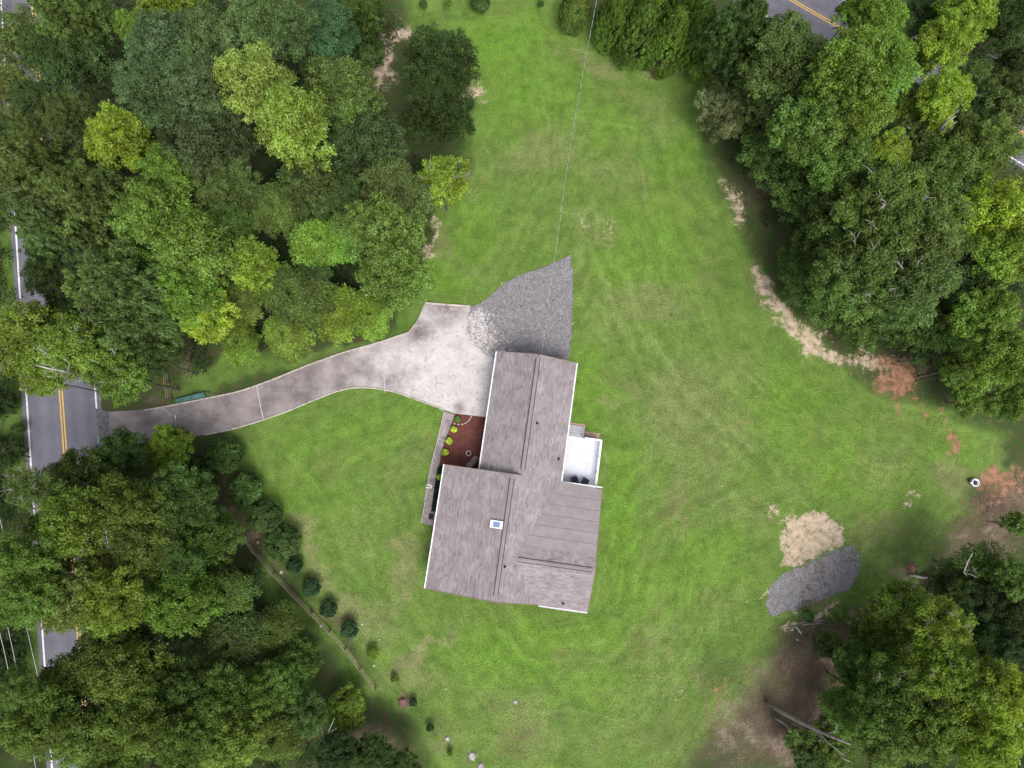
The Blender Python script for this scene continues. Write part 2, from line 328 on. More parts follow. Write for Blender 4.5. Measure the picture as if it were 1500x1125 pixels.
def ground_material():
    m = NT('ground_cover', 1.0, 0.1); p = m.pos()
    n1 = m.noise(p, 0.35, 5, 0.6); n2 = m.noise(p, 1.6, 5, 0.65); n3 = m.noise(p, 7.0, 4, 0.7); n4 = m.noise(p, 22.0, 2, 0.6)
    # short streaks along the mowing direction
    w = m.n('ShaderNodeTexNoise', noise_dimensions='1D'); m.l(m.math('MULTIPLY', m.attr('mow'), 1.25), w.inputs['W']); w.inputs['Scale'].default_value = 1.0; w.inputs['Detail'].default_value = 2.5
    mow_ = w.outputs['Fac']
    g = m.mix(m.remap(n1, 0.3, 0.7), (0.086, 0.146, 0.028), (0.116, 0.182, 0.038))
    g = m.mix(m.math('MULTIPLY', m.attr('lush'), m.remap(n2, 0.2, 0.65), clamp=True), g, (0.104, 0.215, 0.019))
    dd = m.math('ADD', m.attr('dry'), m.math('MULTIPLY', m.math('SUBTRACT', n2, 0.5), 0.9)); dd = m.math('ADD', dd, m.math('MULTIPLY', m.math('SUBTRACT', n3, 0.5), 0.5))
    g = m.mix(m.remap(dd, 0.10, 0.90, 0, 0.8), g, (0.172, 0.174, 0.076))
    brown = m.remap(m.math('ADD', m.math('MULTIPLY', n2, 0.6), m.math('MULTIPLY', m.noise(p, 0.16, 3), 0.6)), 0.62, 0.80, 0, 0.6)
    g = m.mix(brown, g, (0.130, 0.110, 0.050))
    g = m.mix(m.math('MULTIPLY', m.attr('dark_shade'), 0.75), g, (0.040, 0.078, 0.018))  # painted shade and dark verge go into the grass colour here
    g = m.bright(g, m.remap(mow_, 0.3, 0.7, 0.92, 1.09)); g = m.mix(m.math('MULTIPLY', m.remap(mow_, 0.58, 0.72), m.remap(m.noise(p, 0.12, 2), 0.42, 0.62, 0, 0.24)), g, (0.17, 0.225, 0.075)); g = m.bright(g, m.remap(n3, 0.28, 0.72, 0.66, 1.34)); g = m.bright(g, m.remap(m.noise(p, 0.8, 4, 0.65), 0.3, 0.7, 0.84, 1.16)); g = m.bright(g, m.remap(n4, 0.25, 0.75, 0.72, 1.28))
    def edge(a, k, lo, hi): return m.math('MULTIPLY', m.remap(m.attr(a), 0.03, 0.26), edge_(a, k, lo, hi))
    def edge_(a, k, lo, hi): return m.remap(m.math('ADD', m.attr(a), m.math('ADD', m.math('MULTIPLY', m.math('SUBTRACT', n2, 0.5), k), m.math('MULTIPLY', m.math('SUBTRACT', n3, 0.5), k*0.9))), lo, hi)
    lt = m.mix(m.remap(n3, 0.3, 0.7), (0.040, 0.033, 0.020), (0.085, 0.064, 0.040)); lt = m.mix(m.remap(n2, 0.38, 0.56), lt, (0.038, 0.068, 0.017)); lt = m.bright(lt, m.remap(n4, 0.2, 0.8, 0.7, 1.35))
    g = m.mix(edge('litter', 1.2, 0.15, 0.95), g, lt)
    st = m.mix(m.remap(n3, 0.3, 0.7), (0.074, 0.050, 0.038), (0.170, 0.116, 0.088)); st = m.bright(st, m.remap(n4, 0.2, 0.8, 0.65, 1.4))
    st = m.mix(m.remap(n2, 0.50, 0.66, 0, 0.75), st, (0.062, 0.082, 0.028)); st = m.mix(m.remap(m.noise(p, 0.28, 4, 0.65), 0.50, 0.66, 0, 0.8), st, (0.235, 0.175, 0.140)); st = m.bright(st, m.remap(n1, 0.3, 0.7, 0.6, 1.3))
    g = m.mix(edge('straw', 1.9, 0.1, 1.25), g, st)
    di = m.mix(m.remap(n2, 0.3, 0.7), (0.36, 0.265, 0.195), (0.52, 0.405, 0.305)); di = m.mix(m.remap(n3, 0.60, 0.72, 0, .8), di, (0.16, 0.15, 0.06)); di = m.bright(di, m.remap(n4, 0.2, 0.8, 0.8, 1.2))
    g = m.mix(m.math('MULTIPLY', edge('dirt', 2.3, 0.30, 1.05), 0.93), g, di)
    cl = m.mix(m.remap(n2, 0.3, 0.7), (0.185, 0.088, 0.054), (0.33, 0.175, 0.115)); g = m.mix(m.math('MULTIPLY', edge('clay', 2.4, 0.30, 1.1), 0.92), g, cl)
    m.color(g); m.bump(m.math('ADD', n4, m.math('MULTIPLY', n3, 1.5)), 0.6, 0.06); return m.m
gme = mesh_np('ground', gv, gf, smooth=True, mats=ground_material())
for nm, a in (('dirt', dirt), ('clay', clay), ('dry', dry), ('lush', lush), ('straw', straw), ('litter', litter), ('mow', mow), ('dark_shade', dark_grass_and_shade)):
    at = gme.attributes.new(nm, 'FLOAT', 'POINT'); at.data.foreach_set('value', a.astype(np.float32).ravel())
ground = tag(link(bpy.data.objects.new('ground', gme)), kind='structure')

# ------------------------------------------------------------------ roads
def asphalt():
    m = NT('asphalt', 0.9, 0.25); p = m.pos(); tr = m.attr('track')
    c = m.mix(m.remap(m.noise(p, 0.5, 4), 0.3, 0.7), (0.110, 0.108, 0.128), (0.140, 0.136, 0.158))
    c = m.mix(m.math('MULTIPLY', tr, 0.5), c, (0.092, 0.090, 0.106)); c = m.bright(c, m.remap(m.noise(p, 18, 2), 0.3, 0.7, 0.82, 1.18))
    m.color(c); m.bump(m.noise(p, 40, 2), 0.3, 0.02); return m.m
ASPHALT = asphalt(); LINE_W = plain('white_road_paint', (0.62, 0.61, 0.60), 0.8, 0.2, 5); LINE_Y = plain('yellow_road_paint', (0.55, 0.34, 0.07), 0.8, 0.2, 5)
def strip(name, line, o0, o1, z, mat, parent=None, track=None):
    V = []; n = len(line); cols = [o0, o1] if track is None else list(np.linspace(o0, o1, 25))
    for i, q in enumerate(line):
        d = (line[min(i+1, n-1)]-line[max(i-1, 0)]).normalized(); r = Vector((-d.y, d.x, 0))
        for c in cols: V.append((q.x+r.x*c, q.y+r.y*c, z))
    k = len(cols); F = [(i*k+j, i*k+j+1, (i+1)*k+j+1, (i+1)*k+j) for i in range(n-1) for j in range(k-1)]
    F = [f[::-1] if False else f for f in F]
    me = mesh_np(name, np.array(V), np.array(F), mats=mat)
    if track is not None:
        at = me.attributes.new('track', 'FLOAT', 'POINT'); at.data.foreach_set('value', np.tile(np.array([track(c) for c in cols], np.float32), n))
    o = link(bpy.data.objects.new(name, me), parent); 
    me.update()
    if me.polygons[0].normal.z < 0: me.flip_normals()
    return o
def resample(pts, step=2.0):
    out = []
    for a, b in zip(pts[:-1], pts[1:]):
        k = max(1, int((b-a).length/step)); out += [a.lerp(b, i/k) for i in range(k)]
    return out+[pts[-1]]
def smooth_line(pts, it=30):
    pts = [p.copy() for p in pts]
    for _ in range(it): pts = [pts[0]]+[(pts[i-1]+pts[i]*2+pts[i+1])/4 for i in range(1, len(pts)-1)]+[pts[-1]]
    return pts
W2 = 3.18
tracks = lambda c: max(math.exp(-((abs(c)-1.0)/0.3)**2), math.exp(-((abs(c)-2.4)/0.3)**2))
edge_l = PL([(14, 200), (24, 340), (30, 450), (36, 545), (45, 690), (59, 905), (66, 985)])
d0 = (edge_l[0]-edge_l[2]).normalized(); d1 = (edge_l[-1]-edge_l[-3]).normalized()
edge_l = [edge_l[0]+d0*300]+edge_l+[edge_l[-1]+d1*300]
cl = smooth_line(resample(edge_l, 3.0), 60)
cen = []
for i, q in enumerate(cl):
    d = (cl[min(i+1, len(cl)-1)]-cl[max(i-1, 0)]).normalized(); cen.append(q+Vector((-d.y, d.x, 0))*W2)
side = 1
road = strip('road', cen, -W2-0.45, W2+0.45, 0.006, ASPHALT, None, tracks); tag(road, kind='structure')
for nm, a, b, mt in (('edge_line', -W2-0.06, -W2+0.09, LINE_W), ('edge_line', W2-0.09, W2+0.06, LINE_W), ('centre_line', -0.19, -0.07, LINE_Y), ('centre_line', 0.07, 0.19, LINE_Y)):
    strip(nm, cen, a, b, 0.011, mt, road)
ya, yb = P(1163, 2), P(1345, 107); dy = (yb-ya).normalized()
cen2 = resample([ya-dy*300, yb+dy*300], 4.0)
road2 = strip('road', cen2, -W2-0.45, W2+0.45, 0.014, ASPHALT, None, tracks); tag(road2, kind='structure')
for nm, a, b, mt in (('edge_line', -W2-0.06, -W2+0.09, LINE_W), ('edge_line', W2-0.09, W2+0.06, LINE_W), ('centre_line', -0.19, -0.07, LINE_Y), ('centre_line', 0.07, 0.19, LINE_Y)):
    strip(nm, cen2, a, b, 0.019, mt, road2)

# ------------------------------------------------------------------ driveway, walk, gravel, bed
def concrete():
    m = NT('concrete', 0.9, 0.2); p = m.pos(); x = m.xyz(p)
    n1 = m.noise(p, 0.55, 5, 0.62, 0.1); n2 = m.noise(p, 3.0, 4, 0.6); n3 = m.noise(p, 14, 3, 0.6)
    clean = m.mix(m.remap(n1, 0.3, 0.7), (0.410, 0.370, 0.355), (0.510, 0.468, 0.456))
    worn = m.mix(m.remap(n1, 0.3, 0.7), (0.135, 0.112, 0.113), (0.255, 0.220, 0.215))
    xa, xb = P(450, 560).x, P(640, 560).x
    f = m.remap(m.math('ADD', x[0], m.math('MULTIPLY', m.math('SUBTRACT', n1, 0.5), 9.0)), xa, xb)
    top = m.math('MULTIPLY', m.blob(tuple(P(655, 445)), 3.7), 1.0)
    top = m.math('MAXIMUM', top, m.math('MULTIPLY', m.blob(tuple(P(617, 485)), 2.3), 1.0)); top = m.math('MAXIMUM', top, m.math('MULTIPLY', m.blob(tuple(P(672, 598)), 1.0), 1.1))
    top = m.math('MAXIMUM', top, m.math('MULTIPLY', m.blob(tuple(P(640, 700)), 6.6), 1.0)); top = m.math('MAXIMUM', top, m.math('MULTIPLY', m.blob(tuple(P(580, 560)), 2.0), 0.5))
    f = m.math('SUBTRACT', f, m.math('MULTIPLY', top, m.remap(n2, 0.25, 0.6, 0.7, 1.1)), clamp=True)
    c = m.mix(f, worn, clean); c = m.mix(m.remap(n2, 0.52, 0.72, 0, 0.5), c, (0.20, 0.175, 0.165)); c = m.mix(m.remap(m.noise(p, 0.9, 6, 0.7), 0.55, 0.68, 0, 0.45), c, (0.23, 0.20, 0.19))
    c = m.bright(c, m.remap(n3, 0.3, 0.7, 0.88, 1.12)); m.color(c); m.bump(n3, 0.25, 0.02); return m.m
CONC = concrete(); KERB = plain('kerb_concrete', (0.36, 0.33, 0.29), 0.9, 0.25, 3.0)
JOINT = plain('joint_sealant', (0.42, 0.39, 0.385), 0.9, 0.2, 4.0)
drive = tag(bpy.data.objects.new('driveway', None), kind='structure'); link(drive)
dp = [(v.x, v.y) for v in PL(DRIVE)]
cuts = [((257, 605), (259, 650)), ((376, 566), (386, 616)), ((559, 500), (564, 575))]
def halfplane(a, b, off):
    a = P(*a); b = P(*b); d = (b-a).normalized(); n = Vector((-d.y, d.x, 0)); n = n if n.x > 0 else -n
    return n.x, n.y, n.dot(a)+off
prev = None
for k in range(4):
    q = list(dp)
    if prev is not None: hx, hy, hc = halfplane(*prev, 0.05); q = clip_poly(q, -hx, -hy, -hc)
    if k < 3: hx, hy, hc = halfplane(*cuts[k], -0.05); q = clip_poly(q, hx, hy, hc); prev = cuts[k]
    slab('concrete_slab', q, -0.1, 0.045, CONC, drive)
for a, b in cuts:
    A = P(*a, 0.036); B = P(*b, 0.036); MB().bar(A, B, 0.08, 0.014).build('joint', JOINT, drive)
slab('sub_base', dp, -0.15, 0.020, plain('slab_base', (0.2, 0.18, 0.17)), drive)
def kerb(pts, z=0.09, w=0.14):
    L = smooth_line(resample(PL(pts), 0.5), 3); o = []
    for i in range(len(L)-1):
        pass
    n = len(L); V = []; 
    for i, q in enumerate(L):
        d = (L[min(i+1, n-1)]-L[max(i-1, 0)]).normalized(); r = Vector((-d.y, d.x, 0))*w/2
        V += [(q-r)[:2]+(-0.02,), (q-r)[:2]+(z,), (q+r)[:2]+(z,), (q+r)[:2]+(-0.02,)]
    F = [(i*4+j, i*4+j+1, i*4+5+j, i*4+4+j) for i in range(n-1) for j in range(3)]
    me = mesh_np('kerb', np.array(V), np.array(F), mats=KERB); o = link(bpy.data.objects.new('kerb', me), drive)
    bm = bmesh.new(); bm.from_mesh(me); bmesh.ops.recalc_face_normals(bm, faces=bm.faces[:]); bm.to_mesh(me); bm.free(); return o
kerb([(212, 601), (240, 596), (300, 584), (350, 574), (400, 556), (450, 535), (500, 517), (560, 500), (598, 487)])
kerb([(598, 487), (611, 474), (618, 458), (622, 446)], 0.10, 0.10)
kerb([(650, 600), (620, 589), (580, 574), (548, 568), (520, 567), (495, 572), (460, 586), (420, 603), (380, 617), (340, 629), (300, 637)])
kerb([(651, 601), (641, 645), (634, 672), (629, 692), (624, 728), (617, 766)], 0.085, 0.09)
kerb([(684, 486), (697, 507), (711, 519), (725, 524)], 0.07, 0.08)
apron = slab('apron', [(v.x, v.y) for v in PL([(140, 598), (160, 603), (160, 652), (146, 660)])], -0.05, 0.026, plain('worn_asphalt', (0.10, 0.095, 0.105), 0.9, 0.3, 4), None); tag(apron, kind='structure')
CONC2 = plain('worn_concrete', (.225, .192, .190), .9, .28, 1.6)
walk = tag(link(bpy.data.objects.new('garden_walk', None)), kind='structure')
slab('concrete_slab', [(v.x, v.y) for v in PL([(651, 602.5), (666.5, 607.5), (651.5, 646), (640.5, 642)])], -0.1, 0.06, CONC2, walk)
slab('concrete_slab', [(v.x, v.y) for v in PL([(640.5, 642.4), (651.3, 646.4), (646, 664), (643, 684), (638.5, 715), (624.5, 713), (629, 692), (634, 672)])], -0.1, 0.052, CONC2, walk)
slab('concrete_slab', [(v.x, v.y) for v in PL([(624.4, 713.5), (638.4, 715.5), (633, 748), (645, 750), (643, 772), (617, 766)])], -0.1, 0.066, CONC2, walk)
MB().bar(P(640.5, 642.2, 0.066), P(651.4, 646.2, 0.066), 0.1, 0.03).build('step_nosing', KERB, walk)

# gravel: real stones on a grey base
STONE = island('gravel_stone', [(0.10, 0.103, 0.115), (0.17, 0.168, 0.178), (0.24, 0.232, 0.238), (0.42, 0.41, 0.40), (0.20, 0.18, 0.168)], 0.9, 0.15, 2.0)
PALESTONE = island('pale_stone', [(0.45, 0.42, 0.40), (0.30, 0.26, 0.24), (0.55, 0.52, 0.50), (0.36, 0.27, 0.22), (0.2, 0.18, 0.18)], 0.9, 0.15, 2.0)
def stones(name, poly_px, n, r0, r1, mat, parent, z=0.03, keep=None):
    pts = PL(poly_px); xs = [p.x for p in pts]; ys = [p.y for p in pts]; poly = [(p.x, p.y) for p in pts]
    x = RNG.uniform(min(xs), max(xs), n*4); y = RNG.uniform(min(ys), max(ys), n*4); wob = (fbm(x, y, 0.8, 51)-0.5)*0.55
    k = in_poly(x+wob, y+wob, poly)
    if keep is not None: k &= keep(x, y)
    x = x[k][:n]; y = y[k][:n]; n = len(x)
    oc = np.array([(1, 0, 0), (0, 1, 0), (-1, 0, 0), (0, -1, 0), (0, 0, 1)], float)
    r = RNG.uniform(r0, r1, n)[:, None, None]; a = RNG.uniform(0, 6.28, n); c, s = np.cos(a)[:, None], np.sin(a)[:, None]
    V = oc[None]*r*RNG.uniform(0.7, 1.3, (n, 5, 3)); vx = V[..., 0]*c-V[..., 1]*s; vy = V[..., 0]*s+V[..., 1]*c
    V = np.stack([vx+x[:, None], vy+y[:, None], V[..., 2]*0.8+z], -1)
    tri = np.array([(0, 1, 4), (1, 2, 4), (2, 3, 4), (3, 0, 4)]); F = (np.arange(n)*5)[:, None, None]+tri[None]
    o = link(bpy.data.objects.new(name, mesh_np(name, V.reshape(-1, 3), F.reshape(-1, 3), mats=mat)), parent); return tag(o, kind='stuff')
gravel = slab('gravel_pad', [(v.x, v.y) for v in PL(GRAVEL)], -0.1, 0.028, plain('gravel_base', (0.135, 0.130, 0.142), 0.95, 0.3, 6.0), None); tag(gravel, kind='structure')
stones('gravel', GRAVEL, 15000, 0.035, 0.085, STONE, gravel)
PALE = [(684, 466), (700, 452), (712, 470), (716, 490), (735, 505), (742, 520), (726, 526), (711, 519), (697, 507), (684, 486)]
stones('pale_gravel', PALE, 1500, 0.05, 0.11, PALESTONE, gravel, 0.04)
stones('pale_gravel', [(680, 460), (700, 446), (722, 462), (728, 490), (748, 500), (756, 526), (726, 528), (706, 520), (692, 507), (680, 488)], 700, .04, .09, PALESTONE, gravel, .045)
GR2 = [(1128, 860), (1150, 838), (1175, 830), (1200, 812), (1225, 805), (1250, 800), (1262, 812), (1260, 835), (1245, 862), (1225, 870), (1200, 880), (1160, 895), (1130, 902), (1122, 885)]
g2 = slab('gravel_heap', [(v.x, v.y) for v in PL([(1131, 861), (1152, 843), (1176, 836), (1203, 818), (1226, 811), (1248, 806), (1256, 816), (1254, 836), (1240, 856), (1222, 862), (1198, 873), (1165, 886), (1132, 897), (1126, 882)])], -0.1, 0.012, plain('dusty_gravel_base', (0.150, 0.130, 0.128), 0.95, 0.45, 1.2), None); tag(g2, kind='structure')
keep2 = lambda x, y: (fbm(x, y, 1.6, 77) > 0.25+0.45*RNG.random(x.shape)) | (x < P(1172, 860).x)
stones('gravel', GR2, 7000, 0.04, 0.085, STONE, g2, 0.015, keep2)

# red mulch bed with chips
MULCH = island('mulch_chip', [(0.078, 0.026, 0.021), (0.125, 0.042, 0.034), (0.185, 0.072, 0.058), (0.120, 0.048, 0.040)], 0.95, 0.2, 1.5)
bed = slab('mulch_bed', [(v.x, v.y) for v in PL(BED)], -0.05, 0.02, plain('mulch_base', (0.105, 0.036, 0.029), 0.95, 0.3, 4), None); tag(bed, kind='structure')
stones('mulch', BED, 5000, 0.03, 0.08, MULCH, bed, 0.022)

# ------------------------------------------------------------------ house (local axes: u across, v down the picture)
TH = math.radians(-8.4); ZE = 2.75
HO = P(728, 515, ZE); HO.z = 0
house = empty('house', HO, TH, 'brick house with mauve grey shingle roof standing in the middle of the lawn', 'house')
def hl(u, v, z=0.0): return Vector((u, -v, z))                    # local point (v runs to -Y)
def hw(u, v, z=0.0):                                               # world point of a local one
    c, s = math.cos(TH), math.sin(TH); return Vector((HO.x+u*c+v*s, HO.y+u*s-v*c, z))
S1 = 0.44; EV = 11.15; VB = 22.25; RU = 3.0; GU = 3.85; UR = 7.6; UL = -3.25; WV = 18.45; WN = 11.36; WE = 11.42; WS = 22.32
ZR = ZE+(UR-RU)*S1; ZG = ZE+(UR-GU)*S1; ZW = ZE+(UR-4.1)*S1
planes = {   # outline in (u,v), height function, downhill direction in (u,v)
    'garage_left': ([(0, 0), (GU, 0), (GU, EV), (0, EV)], lambda u, v: ZE+(ZG-ZE)*u/GU, (-1, 0)),
    'right': ([(GU, 0), (UR, 0), (UR, EV), (GU, EV)], lambda u, v: ZE+(UR-u)*S1, (1, 0)),
    'main_left': ([(UL, EV), (RU, EV), (RU, VB), (UL, VB)], lambda u, v: ZE+(ZR-ZE)*(u-UL)/(RU-UL), (-1, 0)),
    'main_right_n': ([(RU, EV), (UR, EV), (4.1, WV), (RU, WV)], lambda u, v: ZE+(UR-u)*S1, (1, 0)),
    'main_right_s': ([(RU, WV), (4.1, WV), (7.1, VB), (RU, VB)], lambda u, v: ZE+(UR-u)*S1, (1, 0)),
    'wing_south': ([(4.1, WV), (WE, WV), (WE, WS), (7.1, WS)], lambda u, v: ZE+0.2+(ZW-ZE-0.2)*(WS-v)/(WS-WV), (0, 1)),
    'wing_north': ([(UR, EV), (WE, WN), (WE, WV), (4.1, WV)], lambda u, v: ZE+(ZW-ZE)*(v-WN)/(WV-WN), (0, -1)),
}
SHINGLE = island('shingle', [(0.158, 0.133, 0.133), (0.248, 0.218, 0.220), (0.188, 0.160, 0.160), (0.305, 0.275, 0.282), (0.214, 0.185, 0.177), (0.258, 0.228, 0.233)], 0.95, 0.10, 0.8)
FLATROOF = plain('smooth_roofing', (0.228, 0.200, 0.199), 0.9, 0.10, 1.2)
SEAM_SHADE = plain('roof_seam_shade', (0.205, 0.178, 0.188), 0.9, 0.1)  # darker strip over each seam paints in the shadow of the lap
DECKING = plain('roof_board', (0.22, 0.18, 0.17), 0.9)
WHITE = plain('white_trim', (0.74, 0.74, 0.76), 0.5, 0.05, 3.0)
DARK = plain('black_plastic', (0.018, 0.017, 0.022), 0.6, 0.2)
roof = MB(); shv = MB()
for nm, (poly, zf, dn) in planes.items():
    T = 0.16; roof.hexa([hl(u, v, zf(u, v)-T) for u, v in poly[::-1]], [hl(u, v, zf(u, v)) for u, v in poly[::-1]])
    if nm == 'wing_north': continue
    us = [p[0] for p in poly]; vs_ = [p[1] for p in poly]
    along_v = dn[0] != 0
    lo, hi = (min(us), max(us)) if along_v else (min(vs_), max(vs_)); a0, a1 = (min(vs_), max(vs_)) if along_v else (min(us), max(us))
    E_ = 0.142; k = 0
    n_c = int((hi-lo)/E_)+1
    for c in range(n_c):
        # courses start at the eave
        if (dn[0] > 0 or dn[1] > 0): b0, b1 = hi-(c+1)*E_, hi-c*E_
        else: b0, b1 = lo+c*E_, lo+(c+1)*E_
        t = a0-random.random()*0.5
        while t < a1:
            L = random.choice((0.25, 0.35, 0.5, 0.7)); t1 = t+L
            rect = [(b0, t+0.004), (b1, t+0.004), (b1, t1-0.004), (b0, t1-0.004)] if along_v else [(t+0.004, b0), (t1-0.004, b0), (t1-0.004, b1), (t+0.004, b1)]
            q = clip_convex(rect, poly)
            if len(q) >= 3:
                th = random.choice((0.012, 0.018, 0.024))
                top = []
                for u, v in q:
                    w = ((u if along_v else v)-b0)/E_; w = w if (dn[0] > 0 or dn[1] > 0) else 1-w
                    top.append(hl(u, v, zf(u, v)+0.004+th*w))
                A = sum(q[i][0]*q[(i+1) % len(q)][1]-q[(i+1) % len(q)][0]*q[i][1] for i in range(len(q)))
                if A > 0: top = top[::-1]
                n0 = len(shv.v); shv.quad(*top)
                # downhill edge
                kk = len(top)
                for i in range(kk):
                    p0, p1 = top[i], top[(i+1) % kk]; vv = (-p0.y, -p1.y); uu = (p0.x, p1.x)
                    tgt = b1 if (dn[0] > 0 or dn[1] > 0) else b0; cc = uu if along_v else vv
                    if abs(cc[0]-tgt) < 1e-4 and abs(cc[1]-tgt) < 1e-4:
                        m_ = len(shv.v); shv.v += [tuple(p0-Vector((0, 0, th+0.004))), tuple(p1-Vector((0, 0, th+0.004)))]
                        shv.f.append((n0+i, m_, m_+1, n0+(i+1) % kk)); shv.mi.append(0)
            t = t1
rf = roof.build('roof', DECKING, house)
tag(shv.build('shingle', SHINGLE, rf), kind='stuff')
# smooth roofing strips on the low north slope of the rear wing
zf = planes['wing_north'][1]; poly = planes['wing_north'][0]
vb = [WN+0.0, 12.35, 13.32, 14.3, 15.27, 16.25, 17.2]
for i in range(len(vb)-1):
    q = clip_convex([(3, vb[i]-(0.25 if i == 0 else 0)), (12, vb[i]-(0.25 if i == 0 else 0)), (12, vb[i+1]+0.05), (3, vb[i+1]+0.05)], poly)
    m = MB(); q = q if sum(q[j][0]*q[(j+1) % len(q)][1]-q[(j+1) % len(q)][0]*q[j][1] for j in range(len(q))) < 0 else q[::-1]
    h0 = lambda v: 0.006+0.02*(1-(v-vb[i])/1.0)
    m.hexa([hl(u, v, zf(u, v)+0.001) for u, v in q], [hl(u, v, zf(u, v)+max(0.006, h0(v))) for u, v in q]); m.build('roofing_strip', FLATROOF, rf)
    if i:
        us_ = [u for u, v in clip_convex([(3, vb[i]+.03), (12, vb[i]+.03), (12, vb[i]+.07), (3, vb[i]+.07)], poly)]; zz = zf(0, vb[i]+.05)+.034
        MB().bar(hl(min(us_)+.02, vb[i]+.03, zz), hl(max(us_)-.02, vb[i]+.03, zz), .045, .006).build('seam_shade', SEAM_SHADE, rf)
# the top of that slope is shingled again
m = MB(); v0 = 17.2
for c in range(9):
    b0 = v0+c*0.142; b1 = min(b0+0.142, WV); t = 4.0-random.random()*0.4
    if b1 <= b0: continue
    while t < WE:
        L = random.choice((0.3, 0.42, 0.55)); q = clip_convex([(t+.004, b0), (t+L-.004, b0), (t+L-.004, b1), (t+.004, b1)], poly); t += L
        if len(q) >= 3:
            A = sum(q[j][0]*q[(j+1) % len(q)][1]-q[(j+1) % len(q)][0]*q[j][1] for j in range(len(q))); q = q if A < 0 else q[::-1]
            m.quad(*[hl(u, v, zf(u, v)+0.012+0.018*(1-(v-b0)/0.142)) for u, v in q])
tag(m.build('shingle', SHINGLE, rf), kind='stuff')
# ridge vents with cap shingles
def ridge_vent(p, q):
    d = (q-p); n = int(d.length/0.3); d.normalize(); x = Vector((-d.y, d.x, 0)).normalized()
    a = MB(); a.hexa([p-x*0.222-Vector((0, 0, .05)), p+x*0.222-Vector((0, 0, .05)), q+x*0.222-Vector((0, 0, .05)), q-x*0.222-Vector((0, 0, .05))],
                     [p-x*0.222+Vector((0, 0, .012)), p+x*0.222+Vector((0, 0, .012)), q+x*0.222+Vector((0, 0, .012)), q-x*0.222+Vector((0, 0, .012))])
    rv = a.build('ridge_vent', DARK, house); L = (q-p).length/n
    for i in range(n):
        s = p+d*(L*i+0.004); e = p+d*(L*(i+1)-0.004); m = MB()
        for sg in (-1, 1):
            o = x*0.155*sg; z1 = Vector((0, 0, 0.060)); z0 = Vector((0, 0, 0.030)); zz = Vector((0, 0, 0.012))
            A_ = [s+z1, e+z1-zz, e+o+z0-zz, s+o+z0]
            m.quad(*(A_ if sg < 0 else A_[::-1]))
        m.build('cap_shingle', SHINGLE, rv)
ridge_vent(hl(GU, 0.35, ZG), hl(GU, 10.6, ZG)); ridge_vent(hl(RU, 11.5, ZR), hl(RU, 21.75, ZR)); ridge_vent(hl(4.5, WV, ZW), hl(11.15, WV, ZW))
# gutters, fascias and rakes
def gut(a, b, up=(0, 0, 1)):
    a = hl(*a); b = hl(*b); g = MB(); d = (b-a).normalized(); x = Vector((d.y, -d.x, 0)) 
    prof = [(-0.055, 0.0), (-0.045, -0.10), (0.045, -0.10), (0.06, 0.01), (0.048, 0.01), (0.035, -0.085), (-0.035, -0.085), (-0.043, 0.0)]
    g.hexa([a+x*p+Vector((0, 0, q)) for p, q in prof], [b+x*p+Vector((0, 0, q)) for p, q in prof]); g.build('gutter', WHITE, house)
gut((-0.055, -0.05, ZE-0.005), (-0.055, 11.1, ZE-0.005)); gut((UL-0.055, EV-0.05, ZE-0.005), (UL-0.055, VB+0.02, ZE-0.005))
gut((UR+0.055, EV-0.02, ZE-0.005), (UR+0.055, -0.05, ZE-0.005)); gut((WE+0.05, WN-0.19, ZE-0.05), (UR+0.12, WN-0.19, ZE-0.05))
gut((7.0, WS+0.055, ZE+0.19), (WE, WS+0.055, ZE+0.19))
RAKE = plain('brown_trim', (0.20, 0.14, 0.115), 0.7, 0.15)
for a, b in (((0, -0.02, ZE-.05), (GU, -0.02, ZG-.05)), ((GU, -0.02, ZG-.05), (UR, -0.02, ZE-.05)), ((UL, VB+.02, ZE-.05), (RU, VB+.02, ZR-.05)), ((RU, VB+.02, ZR-.05), (7.0, VB+.02, ZE+.21)),
             ((WE+.02, WN, ZE-.05), (WE+.02, WV, ZW-.05)), ((WE+.02, WV, ZW-.05), (WE+.02, WS, ZE+.15)), ((UL, EV-.02, ZE-.05), (RU, EV-.02, ZR-.05)), ((RU, EV-.02, ZR-.05), (GU, EV-.02, ZG-.03))):
    MB().bar(hl(*a), hl(*b), 0.04, 0.18).build('rake_board', RAKE, house)
BRICK = NT('brick_wall', 0.9); bt = BRICK.n('ShaderNodeTexBrick'); bt.inputs['Scale'].default_value = 1; bt.inputs['Brick Width'].default_value = .22; bt.inputs['Row Height'].default_value = .075; bt.inputs['Mortar Size'].default_value = .008
bt.inputs['Color1'].default_value = (.23, .11, .075, 1); bt.inputs['Color2'].default_value = (.29, .16, .11, 1); bt.inputs['Mortar'].default_value = (.36, .33, .30, 1)
tcx = BRICK.n('ShaderNodeTexCoord'); sp = BRICK.xyz(tcx.outputs['Object']); cb = BRICK.n('ShaderNodeCombineXYZ'); BRICK.l(BRICK.math('ADD', sp[0], sp[1]), cb.inputs[0]); BRICK.l(sp[2], cb.inputs[1]); BRICK.l(cb.outputs[0], bt.inputs['Vector']); BRICK.color(bt.outputs['Color']); BRICK = BRICK.m
def wall(pts):
    k = len(pts); bm = bmesh.new(); b = [bm.verts.new(hl(u, v, 0)) for u, v, z in pts]; t = [bm.verts.new(hl(*p)) for p in pts]
    for i in range(k): j = (i+1) % k; bm.faces.new((b[i], b[j], t[j], t[i]))
    bmesh.ops.recalc_face_normals(bm, faces=bm.faces[:]); me = bpy.data.meshes.new('wall'); bm.to_mesh(me); bm.free(); me.materials.append(BRICK); return link(bpy.data.objects.new('wall', me), house)
w_ = 0.42
